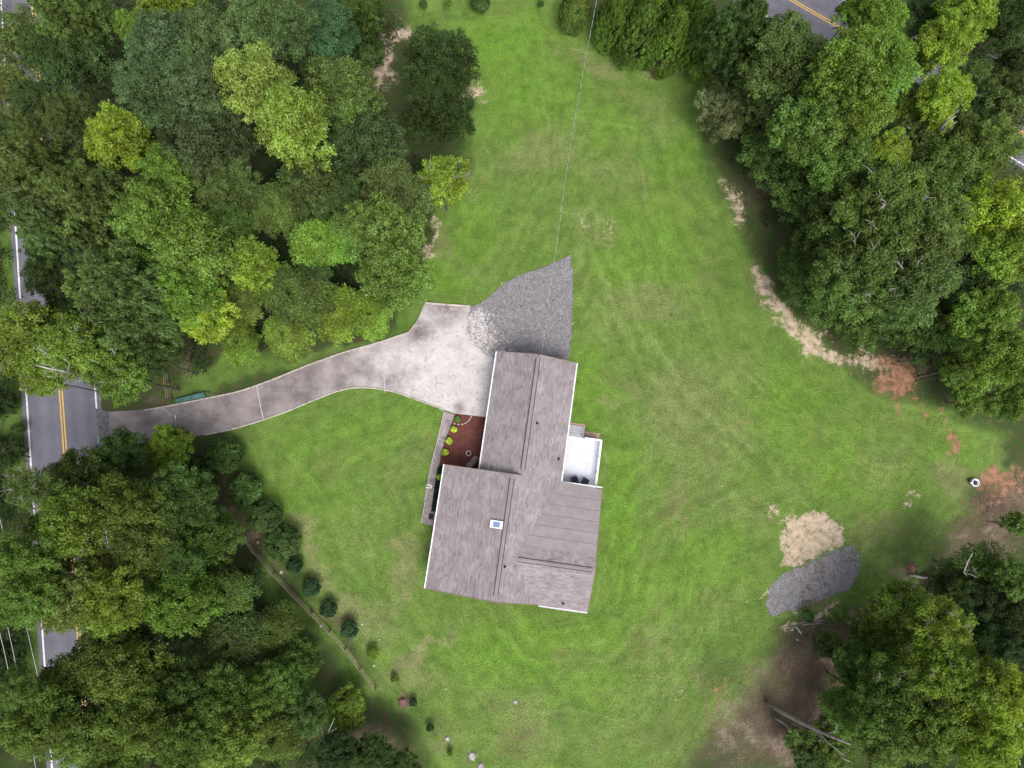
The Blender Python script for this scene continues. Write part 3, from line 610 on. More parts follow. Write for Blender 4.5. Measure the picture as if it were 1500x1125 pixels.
wg = wall([(w_, w_, ZE+.05), (GU, w_, ZG-.2), (UR-w_, w_, ZE+.05), (UR-w_, EV+1, ZE+.05), (w_, EV+1, ZE+.05)])
wm = wall([(UL+w_, EV+w_*.5, ZE+.05), (RU, EV+w_*.5, ZR-.2), (UR-.9, EV+w_*.5, ZE+.2), (UR-.9, VB-w_, ZE+.2), (RU, VB-w_, ZR-.2), (UL+w_, VB-w_, ZE+.05)])
ww = wall([(5, WN+w_, ZE-.03), (WE-w_, WN+w_, ZE-.03), (WE-w_, WV, ZW-.2), (WE-w_, WS-w_, ZE+.15), (5, WS-w_, ZE+.15)])
GLASS = NT('window_glass', 0.08, 0.6); GLASS.color((0.05, 0.06, 0.08)); GLASS = GLASS.m
PANEL = plain('white_door_panel', (0.66, 0.65, 0.63), 0.6, 0.08)
def opening(name, u, v, z0, z1, width, axis, out, kind='window'):
    """axis 'v': in a wall that runs along v (faces +-u); out = +-1"""
    def pt(s, d, z): return hl(u+d*out, v+s, z) if axis == 'v' else hl(u+s, v+d*out, z)
    f = MB()
    for s0, s1, a, b in ((-width/2-.07, -width/2, z0-.07, z1+.07), (width/2, width/2+.07, z0-.07, z1+.07), (-width/2, width/2, z1, z1+.07), (-width/2, width/2, z0-.07, z0)):
        f.hexa([pt(s0, .004, a), pt(s1, .004, a), pt(s1, .05, a), pt(s0, .05, a)], [pt(s0, .004, b), pt(s1, .004, b), pt(s1, .05, b), pt(s0, .05, b)])
    o = f.build(name, WHITE, house)
    if kind == 'window':
        for a, b in ((-width/2, -.02), (.02, width/2)): MB().quad(pt(a, .015, z0), pt(b, .015, z0), pt(b, .015, z1), pt(a, .015, z1)).build('pane', GLASS, o)
        MB().hexa([pt(-.02, .004, z0), pt(.02, .004, z0), pt(.02, .035, z0), pt(-.02, .035, z0)], [pt(-.02, .004, z1), pt(.02, .004, z1), pt(.02, .035, z1), pt(-.02, .035, z1)]).build('mullion', WHITE, o)
    else:
        n = 4 if kind == 'garage' else 1; h = (z1-z0)/n
        for i in range(n):
            a, b = z0+h*i+.008, z0+h*(i+1)-.008; s = width/2
            MB().hexa([pt(-s, .004, a), pt(s, .004, a), pt(s, .03, a), pt(-s, .03, a)], [pt(-s, .004, b), pt(s, .004, b), pt(s, .03, b), pt(-s, .03, b)]).build('panel', PANEL, o)
        if kind == 'door': MB().ring(pt(width/2-.1, .07, z0+1), .03, .012, 8, 5).build('handle', DARK, o)
    return o
opening('garage_door', w_, 2.6, 0.06, 2.2, 2.5, 'v', -1, 'garage'); opening('garage_door', w_, 5.5, 0.06, 2.2, 2.5, 'v', -1, 'garage')
opening('window', w_, 8.6, 0.9, 2.1, 1.2, 'v', -1); opening('window', UL+w_, 13.5, 0.9, 2.1, 1.6, 'v', -1); opening('window', UL+w_, 20, 0.9, 2.1, 1.6, 'v', -1)
opening('front_door', UL+w_, 16.6, 0.12, 2.2, 0.95, 'v', -1, 'door'); opening('window', UR-w_, 3, 0.9, 2.1, 1.3, 'v', 1)
opening('back_door', UR-w_, 8.9, 0.95, 2.55, 1.5, 'v', 1, 'window'); opening('window', WE-w_, 14, 0.9, 2.1, 1.6, 'v', 1); opening('window', WE-w_, 20.3, 0.9, 2.1, 1.2, 'v', 1)
opening('window', 2, w_, 0.9, 2.1, 1.2, 'u', -1); opening('window', -0.5, VB-w_, 0.9, 2.1, 1.6, 'u', 1); opening('window', 9.2, WS-w_, 0.9, 2.1, 1.4, 'u', 1)
# skylight and vent pipes
def plane_z(nm, u, v): return planes[nm][1](u, v)
def uv_of(px, py, z):
    p = P(px, py, z)-HO; c, s = math.cos(TH), math.sin(TH); return p.x*c+p.y*s, p.x*s-p.y*c
su, sv_ = uv_of(727, 768, ZE+1.75); sz = plane_z('main_left', su, sv_); sl = (ZR-ZE)/(RU-UL)
sk = MB(); fr = [(-.58, -.36), (.58, -.36), (.58, .36), (-.58, .36)]
def spt(a, b, h): return hl(su+a, sv_+b, sz+sl*a+h)
sk.hexa([spt(a, b, -.02) for a, b in fr[::-1]], [spt(a*.99, b*.99, .17) for a, b in fr[::-1]])
sko = sk.build('skylight', DARK, house)
fm = MB(); outr = [(-.56, -.34), (.56, -.34), (.56, .34), (-.56, .34)]; inn = [(-.30, -.24), (.30, -.24), (.30, .24), (-.30, .24)]
for i in range(4):
    j = (i+1) % 4; fm.hexa([spt(*outr[j], .171), spt(*outr[i], .171), spt(*inn[i], .171), spt(*inn[j], .171)], [spt(*outr[j], .21), spt(*outr[i], .21), spt(*inn[i], .21), spt(*inn[j], .21)])
fm.build('skylight_frame', WHITE, sko)
BLUEGLASS = NT('skylight_glass', 0.15, 0.5); BLUEGLASS.color((0.16, 0.22, 0.38)); BLUEGLASS = BLUEGLASS.m
MB().quad(*[spt(a, b, .185) for a, b in inn[::-1]]).build('pane', BLUEGLASS, sko)
for px, py, pn, zz in ((786, 620, 'right', 1.1), (818, 672, 'right', .4), (739, 830, 'main_right_s', 1.8), (825, 884, 'wing_south', .5)):
    u, v = uv_of(px, py, ZE+zz); z = plane_z(pn, u, v)
    m = MB(); m.lathe(hl(u, v, z), [(.0, .42), (.05, .42), (.055, .40), (.055, .06), (.13, .03), (.16, -.05)], 10); m.build('vent_pipe', DARK, house, True)
# stoop bits by the front door
MAT = plain('door_mat', (0.030, 0.026, 0.028), 0.95, 0.2)

# ------------------------------------------------------------------ deck behind the house
deck = empty('deck', hw(9.5, 9, 0), TH, 'white board deck with white railing tucked behind the garage wing', 'deck')
def dl(u, v, z): return Vector((u-9.5, -(v-9), z))
BOARD = plain('white_deck_board', (0.60, 0.60, 0.66), 0.7, 0.06, 2.0); RAILW = plain('white_rail', (0.70, 0.70, 0.72), 0.5, 0.05)
DU0, DU1, DV0, DV1, DZ = UR-w_+.02, 11.02, 6.75, WN+w_-.03, 0.95
nb = 26; bw = (DU1-DU0)/nb; bme = MB().box(-bw/2+.010, -(DV1-DV0)/2, -.03, bw/2-.010, (DV1-DV0)/2, 0).mesh('deck_board', BOARD)
for i in range(nb):
    o = link(bpy.data.objects.new('deck_board', bme), deck); o.location = dl(DU0+bw*(i+.5), (DV0+DV1)/2, DZ)
MB().box(DU0-9.5+.01, -(DV1-9)+.01, DZ-.045, DU1-9.5-.01, -(DV0-9)-.01, DZ-.034).build('sub_deck', plain('grey_sub_deck', (.30, .30, .33), .9, .05), deck)
m = MB()
for s in np.linspace(DV0+.1, DV1-.1, 8): m.box(DU0-9.5, -(s-9)-.03, DZ-.22, DU1-9.5, -(s-9)+.03, DZ-.048)
m.box(DU1-9.5+.003, -(DV1-9), DZ-.25, DU1-9.5+.04, -(DV0-9), DZ-.01); m.box(DU0-9.5, -(DV0-9)+.003, DZ-.25, DU1-9.5+.04, -(DV0-9)+.04, DZ-.012); m.build('deck_frame', RAILW, deck)
def rail(a, b, nbal):
    a = Vector(a); b = Vector(b); up = Vector((0, 0, 1))
    MB().bar(a+up*.98, b+up*.98, .15, .05).build('handrail', RAILW, deck); MB().bar(a+up*.1, b+up*.1, .05, .06).build('bottom_rail', RAILW, deck)
    bm_ = MB().box(-.018, -.018, .13, .018, .018, .955).mesh('baluster', RAILW)
    for i in range(1, nbal):
        o = link(bpy.data.objects.new('baluster', bm_), deck); o.location = a.lerp(b, i/nbal)
rail(dl(DU1-.06, DV0+.1, DZ), dl(DU1-.06, WN-.35, DZ), 30); rail(dl(9.42, DV0+.06, DZ), dl(DU1-.1, DV0+.06, DZ), 12)
pm = MB().box(-.05, -.05, -DZ, .05, .05, 1.06).mesh('post', RAILW)
for u, v in ((DU1-.06, DV0+.06), (DU1-.06, 8.3), (DU1-.06, 9.8), (DU1-.06, WN-.3), (9.4, DV0+.06)):
    o = link(bpy.data.objects.new('post', pm), deck); o.location = dl(u, v, DZ)
TREAD = plain('grey_tread', (0.40, 0.40, 0.43), 0.7, 0.08)
for i in range(4):
    m = MB(); v1 = DV0-.28*i-.01; z = DZ-.19*(i+1); m.box(DU0+.5-9.5-.48, -(v1-9), z-.05, 9.35-9.5, -(v1-.27-9), z); m.build('step_tread', TREAD, deck)
    MB().box(DU0+.5-9.5-.48, -(v1-9)-.02, z-.02, 9.35-9.5, -(v1-9), z+.14).build('step_riser', RAILW, deck)
m = MB(); m.bar(dl(9.38, DV0, DZ-.1), dl(9.38, DV0-1.15, .05), .04, .22); m.build('stringer', RAILW, deck)
PAVER = plain('tan_paver', (0.30, 0.20, 0.155), 0.9, 0.18, 3.0)
pad = slab('patio_pad', [hw(u, v)[:2] for u, v in ((7.3, 5.35), (9.5, 5.35), (9.5, 6.0), (11.0, 6.0), (11.0, 6.9), (7.3, 6.9))], -.05, .06, PAVER, None); tag(pad, kind='structure')
# two dark folded patio chairs at the deck's end
FAB = plain('dark_sling_fabric', (0.035, 0.033, 0.045), 0.8, 0.2)
def patio_chair(u, v, rz, label):
    w = hw(u, v, DZ); r = empty('patio_chair', w, TH+rz, label, 'chair', 'dark chairs on the deck')
    MB().hexa([(-.27, -.26, .38), (.27, -.26, .42), (.27, .26, .42), (-.27, .26, .38)], [(-.27, -.26, .41), (.27, -.26, .45), (.27, .26, .45), (-.27, .26, .41)]).build('seat', FAB, r)
    MB().hexa([(-.27, -.26, .42), (-.24, -.26, .42), (-.24, .26, .42), (-.27, .26, .42)], [(-.50, -.24, 1.0), (-.47, -.24, 1.0), (-.47, .24, 1.0), (-.50, .24, 1.0)]).build('backrest', FAB, r)
    for sy in (-.28, .28):
        MB().tube([(.30, sy, 0), (-.2, sy, .62), (-.5, sy, 1.02)], .016).build('leg', DARK, r); MB().tube([(-.36, sy, 0), (.24, sy, .60)], .016).build('leg', DARK, r)
        MB().bar((-.3, sy, .62), (.26, sy, .62), .05, .03).build('armrest', DARK, r)
patio_chair(8.95, 10.75, math.radians(115), 'dark sling chair on the deck, nearer the house wall'); patio_chair(10.0, 10.78, math.radians(70), 'dark sling chair on the deck, nearer the white rail')

# ------------------------------------------------------------------ front garden things
m = MB(); c = P(631.5, 756.5, 0.07); MB_ = empty('door_mat', c, TH, 'dark rectangular door mat on the concrete stoop', 'mat')
MB().box(-.24, -.26, 0, .24, .26, .02).build('mat_pile', MAT, MB_)
for s in (-1, 1): MB().box(-.25, s*.265-.012, 0, .25, s*.265+.012, .024).build('mat_border', DARK, MB_)
hr = empty('handrail', P(630, 712, .06), TH, 'white bent metal handrail at the step of the front walk', 'handrail')
MB().tube([(-.32, .1, 0), (-.32, .1, .86), (-.26, .1, .92), (.10, .1, .92), (.2, .1, .86), (.24, .02, .80), (.2, -.12, .86), (.1, -.16, .9), (-.30, -.16, .9), (-.33, -.16, .86), (-.33, -.16, 0)], .03, 8).build('rail', WHITE, hr, True)
MB().tube([(.2, -.06, 0), (.24, .02, .8)], .022, 6).build('post', WHITE, hr)
# curved brick edging at the bed corner
EDGB = plain('pale_pink_brick', (0.44, 0.33, 0.30), 0.9, 0.2, 5)
edg = empty('brick_edging', P(676, 612), 0, 'curved row of pale pink bricks closing off the bed corner by the driveway', 'edging')
arc = smooth_line(resample(PL([(691, 609), (689, 614), (685, 619), (680, 622), (675, 623), (669, 622), (663, 620)]), .21), 2)
bme = MB().box(-.095, -.055, 0, .095, .055, .10).mesh('brick', EDGB)
for i in range(len(arc)-1):
    d = arc[i+1]-arc[i]; o = link(bpy.data.objects.new('brick', bme), edg); o.location = (arc[i]+arc[i+1])/2-P(676, 612)+Vector((0, 0, .02)); o.rotation_euler = (random.uniform(-.06, .06), 0, math.atan2(d.y, d.x)+random.uniform(-.06, .06))
fr_ = empty('planter_ring', P(686.5, 664), 0, 'round pale ring planter with dark soil in the red mulch', 'planter')
MB().ring((0, 0, .1), .23, .055, 20, 8, squash=1.6).build('rim', plain('pale_terracotta', (.48, .36, .33), .9, .15), fr_, True); MB().lathe((0, 0, 0), [(.19, .09), (.1, .1), (0.001, .1)], 16).build('soil', plain('dark_soil', (.03, .02, .018)), fr_)
bn = empty('garden_bench', P(691.5, 676.5), math.radians(47), 'weathered slatted bench standing at an angle in the mulch corner', 'bench')
SLAT = plain('weathered_slat', (.235, .200, .165), .9, .2, 4)
sm = MB().box(-.68, -.038, 0, .68, .038, .03).mesh('slat', SLAT)
for y in (-.17, -.085, 0, .085, .17):
    o = link(bpy.data.objects.new('slat', sm), bn); o.location = (0, y, .43)
bk = MB().box(-.68, -.02, 0, .68, .01, .09).mesh('back_slat', SLAT)
for z in (.55, .67, .79):
    o = link(bpy.data.objects.new('back_slat', bk), bn); o.location = (0, -.24-(z-.5)*.2, z); o.rotation_euler = (.2, 0, 0)
for x in (-.6, .6):
    for y in (-.19, .17): MB().box(x-.03, y-.03, 0, x+.03, y+.03, .43 if y > 0 else .88).build('leg', SLAT, bn)
    MB().box(x-.035, -.2, .62, x+.035, .2, .65).build('armrest', SLAT, bn)
# timber sleepers and paver at the turning bay
TIMB = plain('pale_timber', (.40, .35, .31), .9, .2, 2)
for k, (a, b) in enumerate((((622.5, 444.5), (654, 447)), ((655, 447.2), (688, 449.2)))):
    A, B = P(*a), P(*b); o = empty('timber_edging', (A+B)/2, math.atan2((B-A).y, (B-A).x), ['pale timber sleeper at the left half of the turning bay edge', 'pale timber sleeper next to the gravel pad at the bay edge'][k], 'timber', 'sleepers edging the turning bay')
    L = (B-A).length/2-.02; MB().box(-L, -.09, 0, L, .09, .2).build('sleeper', TIMB, o)
    for x in (-L+.1, L-.1): MB().lathe((x, 0, .2), [(.022, 0), (.022, .008), (.001, .01)], 8).build('spike', DARK, o)
pv = empty('paver_slab', P(665, 452.5, .045), math.radians(-3), 'flat pale rectangular paver lying by the timber edging', 'paver'); MB().hexa([(-.48, -.16, 0), (.48, -.16, 0), (.48, .16, 0), (-.48, .16, 0)], [(-.46, -.14, .06), (.46, -.14, .06), (.46, .14, .06), (-.46, .14, .06)]).build('paver', plain('pale_paver', (.30, .265, .245), .9, .15), pv)

# ------------------------------------------------------------------ trees: leaf builders (real leaf-sized faces, shared between trees of one build)
def unit(v): return v/np.maximum(np.linalg.norm(v, axis=-1, keepdims=True), 1e-9)
def leaves(pos, nrm, axis, L, Wd):
    """kite-shaped leaves: position, facing, long axis, length, width (arrays)"""
    nrm = unit(nrm); a = axis-nrm*(axis*nrm).sum(-1, keepdims=True); a = unit(a); b = np.cross(nrm, a)
    L = L[:, None]; Wd = Wd[:, None]; droop = -0.12*L*np.array([0, 0, 1.0])
    V = np.stack([pos-a*L*.5, pos+b*Wd*.5+a*L*.05, pos+a*L*.5+droop, pos-b*Wd*.5+a*L*.05], 1).reshape(-1, 3)
    return V
def quads(V): return np.arange(len(V)).reshape(-1, 4)
def dirs(n, rng, up=0.0):
    d = rng.normal(size=(n, 3)); d[:, 2] += up; return unit(d)
def fib(n, rng, zmin=-0.25, jit=0.35):
    i = np.arange(n)+0.5; z = 1-(1-zmin)*i/n; a = i*2.399963+rng.uniform(0, 6.28); r = np.sqrt(np.maximum(0, 1-z*z))
    return unit(np.stack([r*np.cos(a), r*np.sin(a), z], -1)+rng.normal(size=(n, 3))*jit*0.5)
def broadleaf(seed, nl=13, lob=0.44, nc=17, rc=0.145, nleaf=85, leaf=0.058, hz=0.95, rag=0.25, sparse=1.0, zmin=-0.6):
    """crown of radius 1 about (0,0,0): limbs end in lobes, lobes carry puffs, puffs carry leaves"""
    rng = np.random.default_rng(seed); Vs = []; lobes = []
    ld = fib(nl, rng, zmin); rr = (1-lob)*rng.uniform(1-rag, 1.06, nl); c = ld*rr[:, None]; c[:, 2] *= hz
    c = np.vstack([c, [[0.05, 0, 0.18*hz]]]); R_ = np.append(rng.uniform(0.78, 1.15, nl)*lob, lob*1.1)
    for i in range(len(c)):
        lobes.append(c[i]); k = int(nc*(R_[i]/lob)**2*sparse)
        pd = fib(k, rng, -0.45, 0.55); pc = c[i]+pd*(R_[i]*rng.uniform(0.72, 1.0, k))[:, None]*np.array([1, 1, 0.85])
        pr = rc*rng.uniform(0.65, 1.35, k)
        for j in range(k):
            n = int(nleaf*rng.uniform(0.7, 1.2)*(pr[j]/rc)**1.5)
            d = dirs(n, rng, 0.45); p = pc[j]+d*(pr[j]*rng.uniform(0.35, 1.05, n))[:, None]*np.array([1, 1, 0.75])
            nn = d*0.7+np.array([0, 0, 0.75])+rng.normal(size=(n, 3))*0.45
            L = leaf*rng.uniform(0.6, 1.35, n); Vs.append(leaves(p, nn, d+rng.normal(size=(n, 3))*0.6, L, L*rng.uniform(0.45, 0.7, n)))
    # thin inner foliage
    n = 1500; d = dirs(n, rng); p = d*(rng.uniform(0.2, 0.75, n))[:, None]*np.array([1, 1, hz]); L = leaf*rng.uniform(0.7, 1.4, n)
    Vs.append(leaves(p, d+rng.normal(size=(n, 3))*0.6, rng.normal(size=(n, 3)), L, L*0.6))
    return np.concatenate(Vs), np.array(lobes)
def pine(seed, tiers=10, tuft=0.088, needles=64, hz=1.5):
    rng = np.random.default_rng(seed); Vs = []; limbs = []
    for t in range(tiers):
        f = t/(tiers-1); z = -0.75+1.5*f; rad = 1.0*(1-f)**0.62*rng.uniform(0.85, 1.05)+0.06; nb = 7 if t < tiers-1 else 2
        a0 = rng.uniform(0, 6.28)
        for b in range(nb):
            a = a0+b*6.283/nb+rng.normal()*0.22; r1 = rad*rng.uniform(0.7, 1.05); lift = rng.uniform(0.05, 0.3)*r1
            tip = np.array([math.cos(a)*r1, math.sin(a)*r1, z*hz/1.5+lift]); limbs.append(tip)
            k = max(4, int(24*r1))
            for q in range(k):
                s = rng.uniform(0.3, 1.0)**0.7; c = tip*np.array([s, s, 1])+np.array([0, 0, -lift*(1-s)])+rng.normal(size=3)*np.array([.12, .12, .06])*(0.5+r1)
                n = int(needles*rng.uniform(0.7, 1.2)); d = dirs(n, rng, 0.9); tr = tuft*rng.uniform(0.7, 1.25)
                p = c+d*tr*0.55; L = np.full(n, tr*1.0)*rng.uniform(0.7, 1.2, n); nn = np.cross(d, rng.normal(size=(n, 3)))
                nn[:, 2] = np.abs(nn[:, 2])+0.25; Vs.append(leaves(p, nn, d, L, L*0.24))
    return np.concatenate(Vs), np.array(limbs)
def cypress(seed, n_sp=620, nl=62, leaf=0.075):
    rng = np.random.default_rng(seed); Vs = []
    for i in range(n_sp):
        h = rng.uniform(0, 1)**0.8; z = -1.0+2.0*h; rad = (1-h**1.7)**0.75*rng.uniform(0.78, 1.02)*(0.75+0.25*min(1, h*4)); a = rng.uniform(0, 6.283)
        c = np.array([math.cos(a)*rad, math.sin(a)*rad, z]); out = unit(np.array([math.cos(a), math.sin(a), 1.1+1.2*h]))
        L0 = rng.uniform(0.13, 0.24); s = rng.uniform(0, 1, nl)[:, None]
        p = c+out*(s-0.4)*L0+rng.normal(size=(nl, 3))*0.032*(1.3-s); L = leaf*rng.uniform(0.6, 1.2, nl)
        Vs.append(leaves(p, np.array([math.cos(a), math.sin(a), .7])+rng.normal(size=(nl, 3))*0.6, out+rng.normal(size=(nl, 3))*0.35, L, L*0.38))
    return np.concatenate(Vs), np.zeros((0, 3))
def wispy(seed, nb=58, nl=520, leaf=0.06):
    """long arching sprays that droop at the tips"""
    rng = np.random.default_rng(seed); Vs = []; limbs = []
    for b in range(nb):
        a = b*2.39996+rng.normal()*0.2; r1 = rng.uniform(0.55, 1.05)*(0.25+0.75*(b/nb)**0.6); top = rng.uniform(0.35, 0.75)*(1-0.3*b/nb); lean = rng.normal()*0.35
        t = rng.uniform(0.02, 1, nl); x = r1*t; z = top*(np.sin(t*2.4))-0.55*t**2.2
        ca, sa = np.cos(a+lean*t), np.sin(a+lean*t); p = np.stack([x*ca, x*sa, z], -1)
        side = np.stack([-sa, ca, np.zeros(nl)], -1); wdt = 0.16*np.sin(np.clip(t*1.05, 0, 1)*3.0)+0.03
        p = p+side*(rng.normal(size=nl)*wdt)[:, None]; p[:, 2] -= np.abs(rng.normal(size=nl))*0.05
        limbs.append(np.array([r1*.55*math.cos(a), r1*.55*math.sin(a), top*.7])); L = leaf*rng.uniform(0.6, 1.4, nl)
        ax = np.stack([ca, sa, -t*0.8], -1)+rng.normal(size=(nl, 3))*0.5
        Vs.append(leaves(p, np.array([0, 0, 1.0])+rng.normal(size=(nl, 3))*0.45, ax, L, L*0.42))
    return np.concatenate(Vs), np.array(limbs)
def ball(seed, n_p=110, nleaf=70, leaf=0.13, rc=0.19, hz=0.85):
    rng = np.random.default_rng(seed); Vs = []; pd = fib(n_p, rng, -0.55, 0.3); R_ = 0.85+0.10*np.sin(pd[:, 0]*4+seed)+0.06*rng.normal(size=n_p)
    for i in range(n_p):
        n = int(nleaf*rng.uniform(.7, 1.2)); d = dirs(n, rng, 0.3); p = pd[i]*R_[i]*np.array([1, 1, hz])+d*(rc*rng.uniform(.3, 1.0, n))[:, None]
        L = leaf*rng.uniform(.6, 1.3, n); Vs.append(leaves(p, pd[i]*0.8+np.array([0, 0, .5])+rng.normal(size=(n, 3))*.5, d+rng.normal(size=(n, 3))*.5, L, L*.55))
    n = 900; d = dirs(n, rng); p = d*(rng.uniform(.2, .8, n))[:, None]; L = np.full(n, leaf*1.3); Vs.append(leaves(p, d, rng.normal(size=(n, 3)), L, L*.7))
    return np.concatenate(Vs), np.zeros((0, 3))
def trunk_mesh(name, limbs, base, r0, mat, seed, bend=0.06, ztop=0.35):
    """trunk from the ground (z=base, crown radius 1 about the origin) with limbs to the lobes"""
    rng = random.Random(seed); m = MB(); top = Vector((rng.uniform(-.08, .08), rng.uniform(-.08, .08), ztop)); pts = []
    for i in range(6):
        t = i/5; pts.append(Vector((0, 0, base)).lerp(top, t)+Vector((rng.uniform(-1, 1), rng.uniform(-1, 1), 0))*bend*math.sin(t*3.1))
    m.tube([Vector((0, 0, base-.03))]+pts, [r0*1.1]+[r0*.75*(1-.75*i/5) for i in range(6)], 7)
    for l in limbs:
        l = Vector(l); t = 0.55+0.4*max(0, min(1, (l.z+.5))); s = Vector((0, 0, base)).lerp(top, t); k = s.lerp(l, .5)+Vector((0, 0, -.06))
        l = s.lerp(l, .82); l.z -= .12; m.tube([s, k, l], [r0*.30, r0*.20, r0*.07], 5)
    return m.mesh(name, mat, True)
def twigs_mesh(name, seed, mat, n=9, spread=.8):
    """bare grey branches that show through a thin crown"""
    rng = random.Random(seed); m = MB()
    for i in range(n):
        a = rng.uniform(0, 6.28); r = rng.uniform(.4, .95)*spread; p0 = Vector((0, 0, -.2)); p2 = Vector((math.cos(a)*r, math.sin(a)*r, rng.uniform(.35, .75)*(1.15-r*.5))); p1 = p0.lerp(p2, .55)+Vector((rng.uniform(-.1, .1), rng.uniform(-.1, .1), .1))
        m.tube([p0, p1, p2], [.010, .007, .003], 4)
        for k in range(4):
            t = rng.uniform(.3, .95); s = p1.lerp(p2, t); b = a+rng.uniform(-1.1, 1.1); e = s+Vector((math.cos(b)*rng.uniform(.1, .28), math.sin(b)*rng.uniform(.1, .28), rng.uniform(.02, .14))); m.tube([s, s.lerp(e, .5)+Vector((0, 0, .02)), e], [.005, .004, .002], 4)
    return m.mesh(name, mat, True)

PROTO = {}
def proto(key, V, limbs, base, r0, bark, seed, thin=True):
    me = mesh_np('crown_'+key, V, quads(V), mats=LEAF)
    PROTO[key] = (me, trunk_mesh('trunk_'+key, limbs, base, r0, bark, seed, ztop=-.25 if key.startswith('wisp') else .25) if r0 else None, base)
for k, s in (('oak1', 101), ('oak2', 102), ('oak3', 103)):
    V, l = broadleaf(s, nl=22, lob=.36, nc=16, rc=.125, nleaf=88, leaf=.050, rag=.28); proto(k, V, l, -1.9, .07, BARK, s)
for k, s in (('leafy1', 111), ('leafy2', 112), ('leafy3', 113)):
    V, l = broadleaf(s, nl=17, lob=.38, nc=14, rc=.145, nleaf=105, leaf=.052, rag=.42, hz=1.05); proto(k, V, l, -2.0, .065, BARK, s)
for k, s in (('loose1', 121), ('loose2', 122)):
    V, l = broadleaf(s, nl=15, lob=.34, nc=10, rc=.15, nleaf=80, leaf=.052, rag=.5, sparse=.9, hz=.8); proto(k, V, l, -2.0, .05, BARK, s)
for k, s in (('pine1', 131), ('pine2', 132)):
    V, l = pine(s); proto(k, V, l[::3], -3.0, .055, BARK, s)
V, l = cypress(141); proto('cyp1', V, l, -1.1, .05, BARK, 141)
V, l = cypress(142); proto('cyp2', V, l, -1.1, .05, BARK, 142)
for k, s in (('wisp1', 151), ('wisp2', 152)):
    V, l = wispy(s); proto(k, V, l[:0], -1.7, .045, BARK, s)
for k, s in (('ball1', 161), ('ball2', 162)):
    V, l = ball(s); proto(k, V, l, -.9, .06, BARK, s)
V, l = ball(163, 46, 50, .22, .24, .9); proto('tuft', V, l, -.85, .05, BARK, 163)
V, l = broadleaf(171, nl=12, lob=.40, nc=14, rc=.15, nleaf=95, leaf=.075, rag=.3, hz=.9); proto('small1', V, l, -1.3, .06, BARK, 171)
V, l = broadleaf(172, nl=12, lob=.42, nc=15, rc=.15, nleaf=95, leaf=.075, rag=.35, hz=.9); proto('small2', V, l, -1.3, .06, BARK, 172)
TWIG1 = twigs_mesh('bare_branches', 181, DEADWOOD); TWIG2 = twigs_mesh('bare_branches', 182, DEADWOOD, 12, .9)
C_ = dict(GG=(.068, .098, .048), DG=(.036, .066, .024), DK=(.026, .048, .018), MG=(.060, .112, .028), BG=(.080, .155, .026), YG=(.150, .205, .024), YT=(.140, .178, .050), OL=(.074, .108, .032), TG=(.056, .104, .046), PG=(.072, .124, .046), PO=(.072, .112, .038),
          CY=(.066, .122, .022), LM=(.29, .38, .03), GB=(.105, .110, .060), HO=(.034, .070, .023), HB=(.022, .050, .026))
VAR = {'oak': ['oak1', 'oak2', 'oak3'], 'leafy': ['leafy1', 'leafy2', 'leafy3'], 'loose': ['loose1', 'loose2'], 'pine': ['pine1', 'pine2'], 'cyp': ['cyp1', 'cyp2'], 'wisp': ['wisp1', 'wisp2'], 'ball': ['ball1', 'ball2'], 'small': ['small1', 'small2'], 'tuft': ['tuft']}
NAME = dict(oak='oak_tree', leafy='broadleaf_tree', loose='thin_crowned_tree', pine='pine_tree', cyp='cypress_tree', wisp='arching_tree', ball='round_shrub', small='small_tree', tuft='shrub')
CNT = {}
HZ = dict(oak=1.15, leafy=1.25, loose=1.1, pine=1.5, cyp=1.9, wisp=.85, ball=.85, small=.9, tuft=.8)
CEN_A = [(q.x, q.y) for q in cen]; CEN_B = [(q.x, q.y) for q in cen2]; DRIVE_W = [(q.x, q.y) for q in PL(DRIVE)]
def clear_ground(x, y):
    x, y = np.array([x]), np.array([y])
    return seg_dist(x, y, CEN_A, False)[0] > W2+1.1 and seg_dist(x, y, CEN_B, False)[0] > W2+1.1 and not in_poly(x, y, DRIVE_W)[0] and seg_dist(x, y, DRIVE_W)[0] > .5
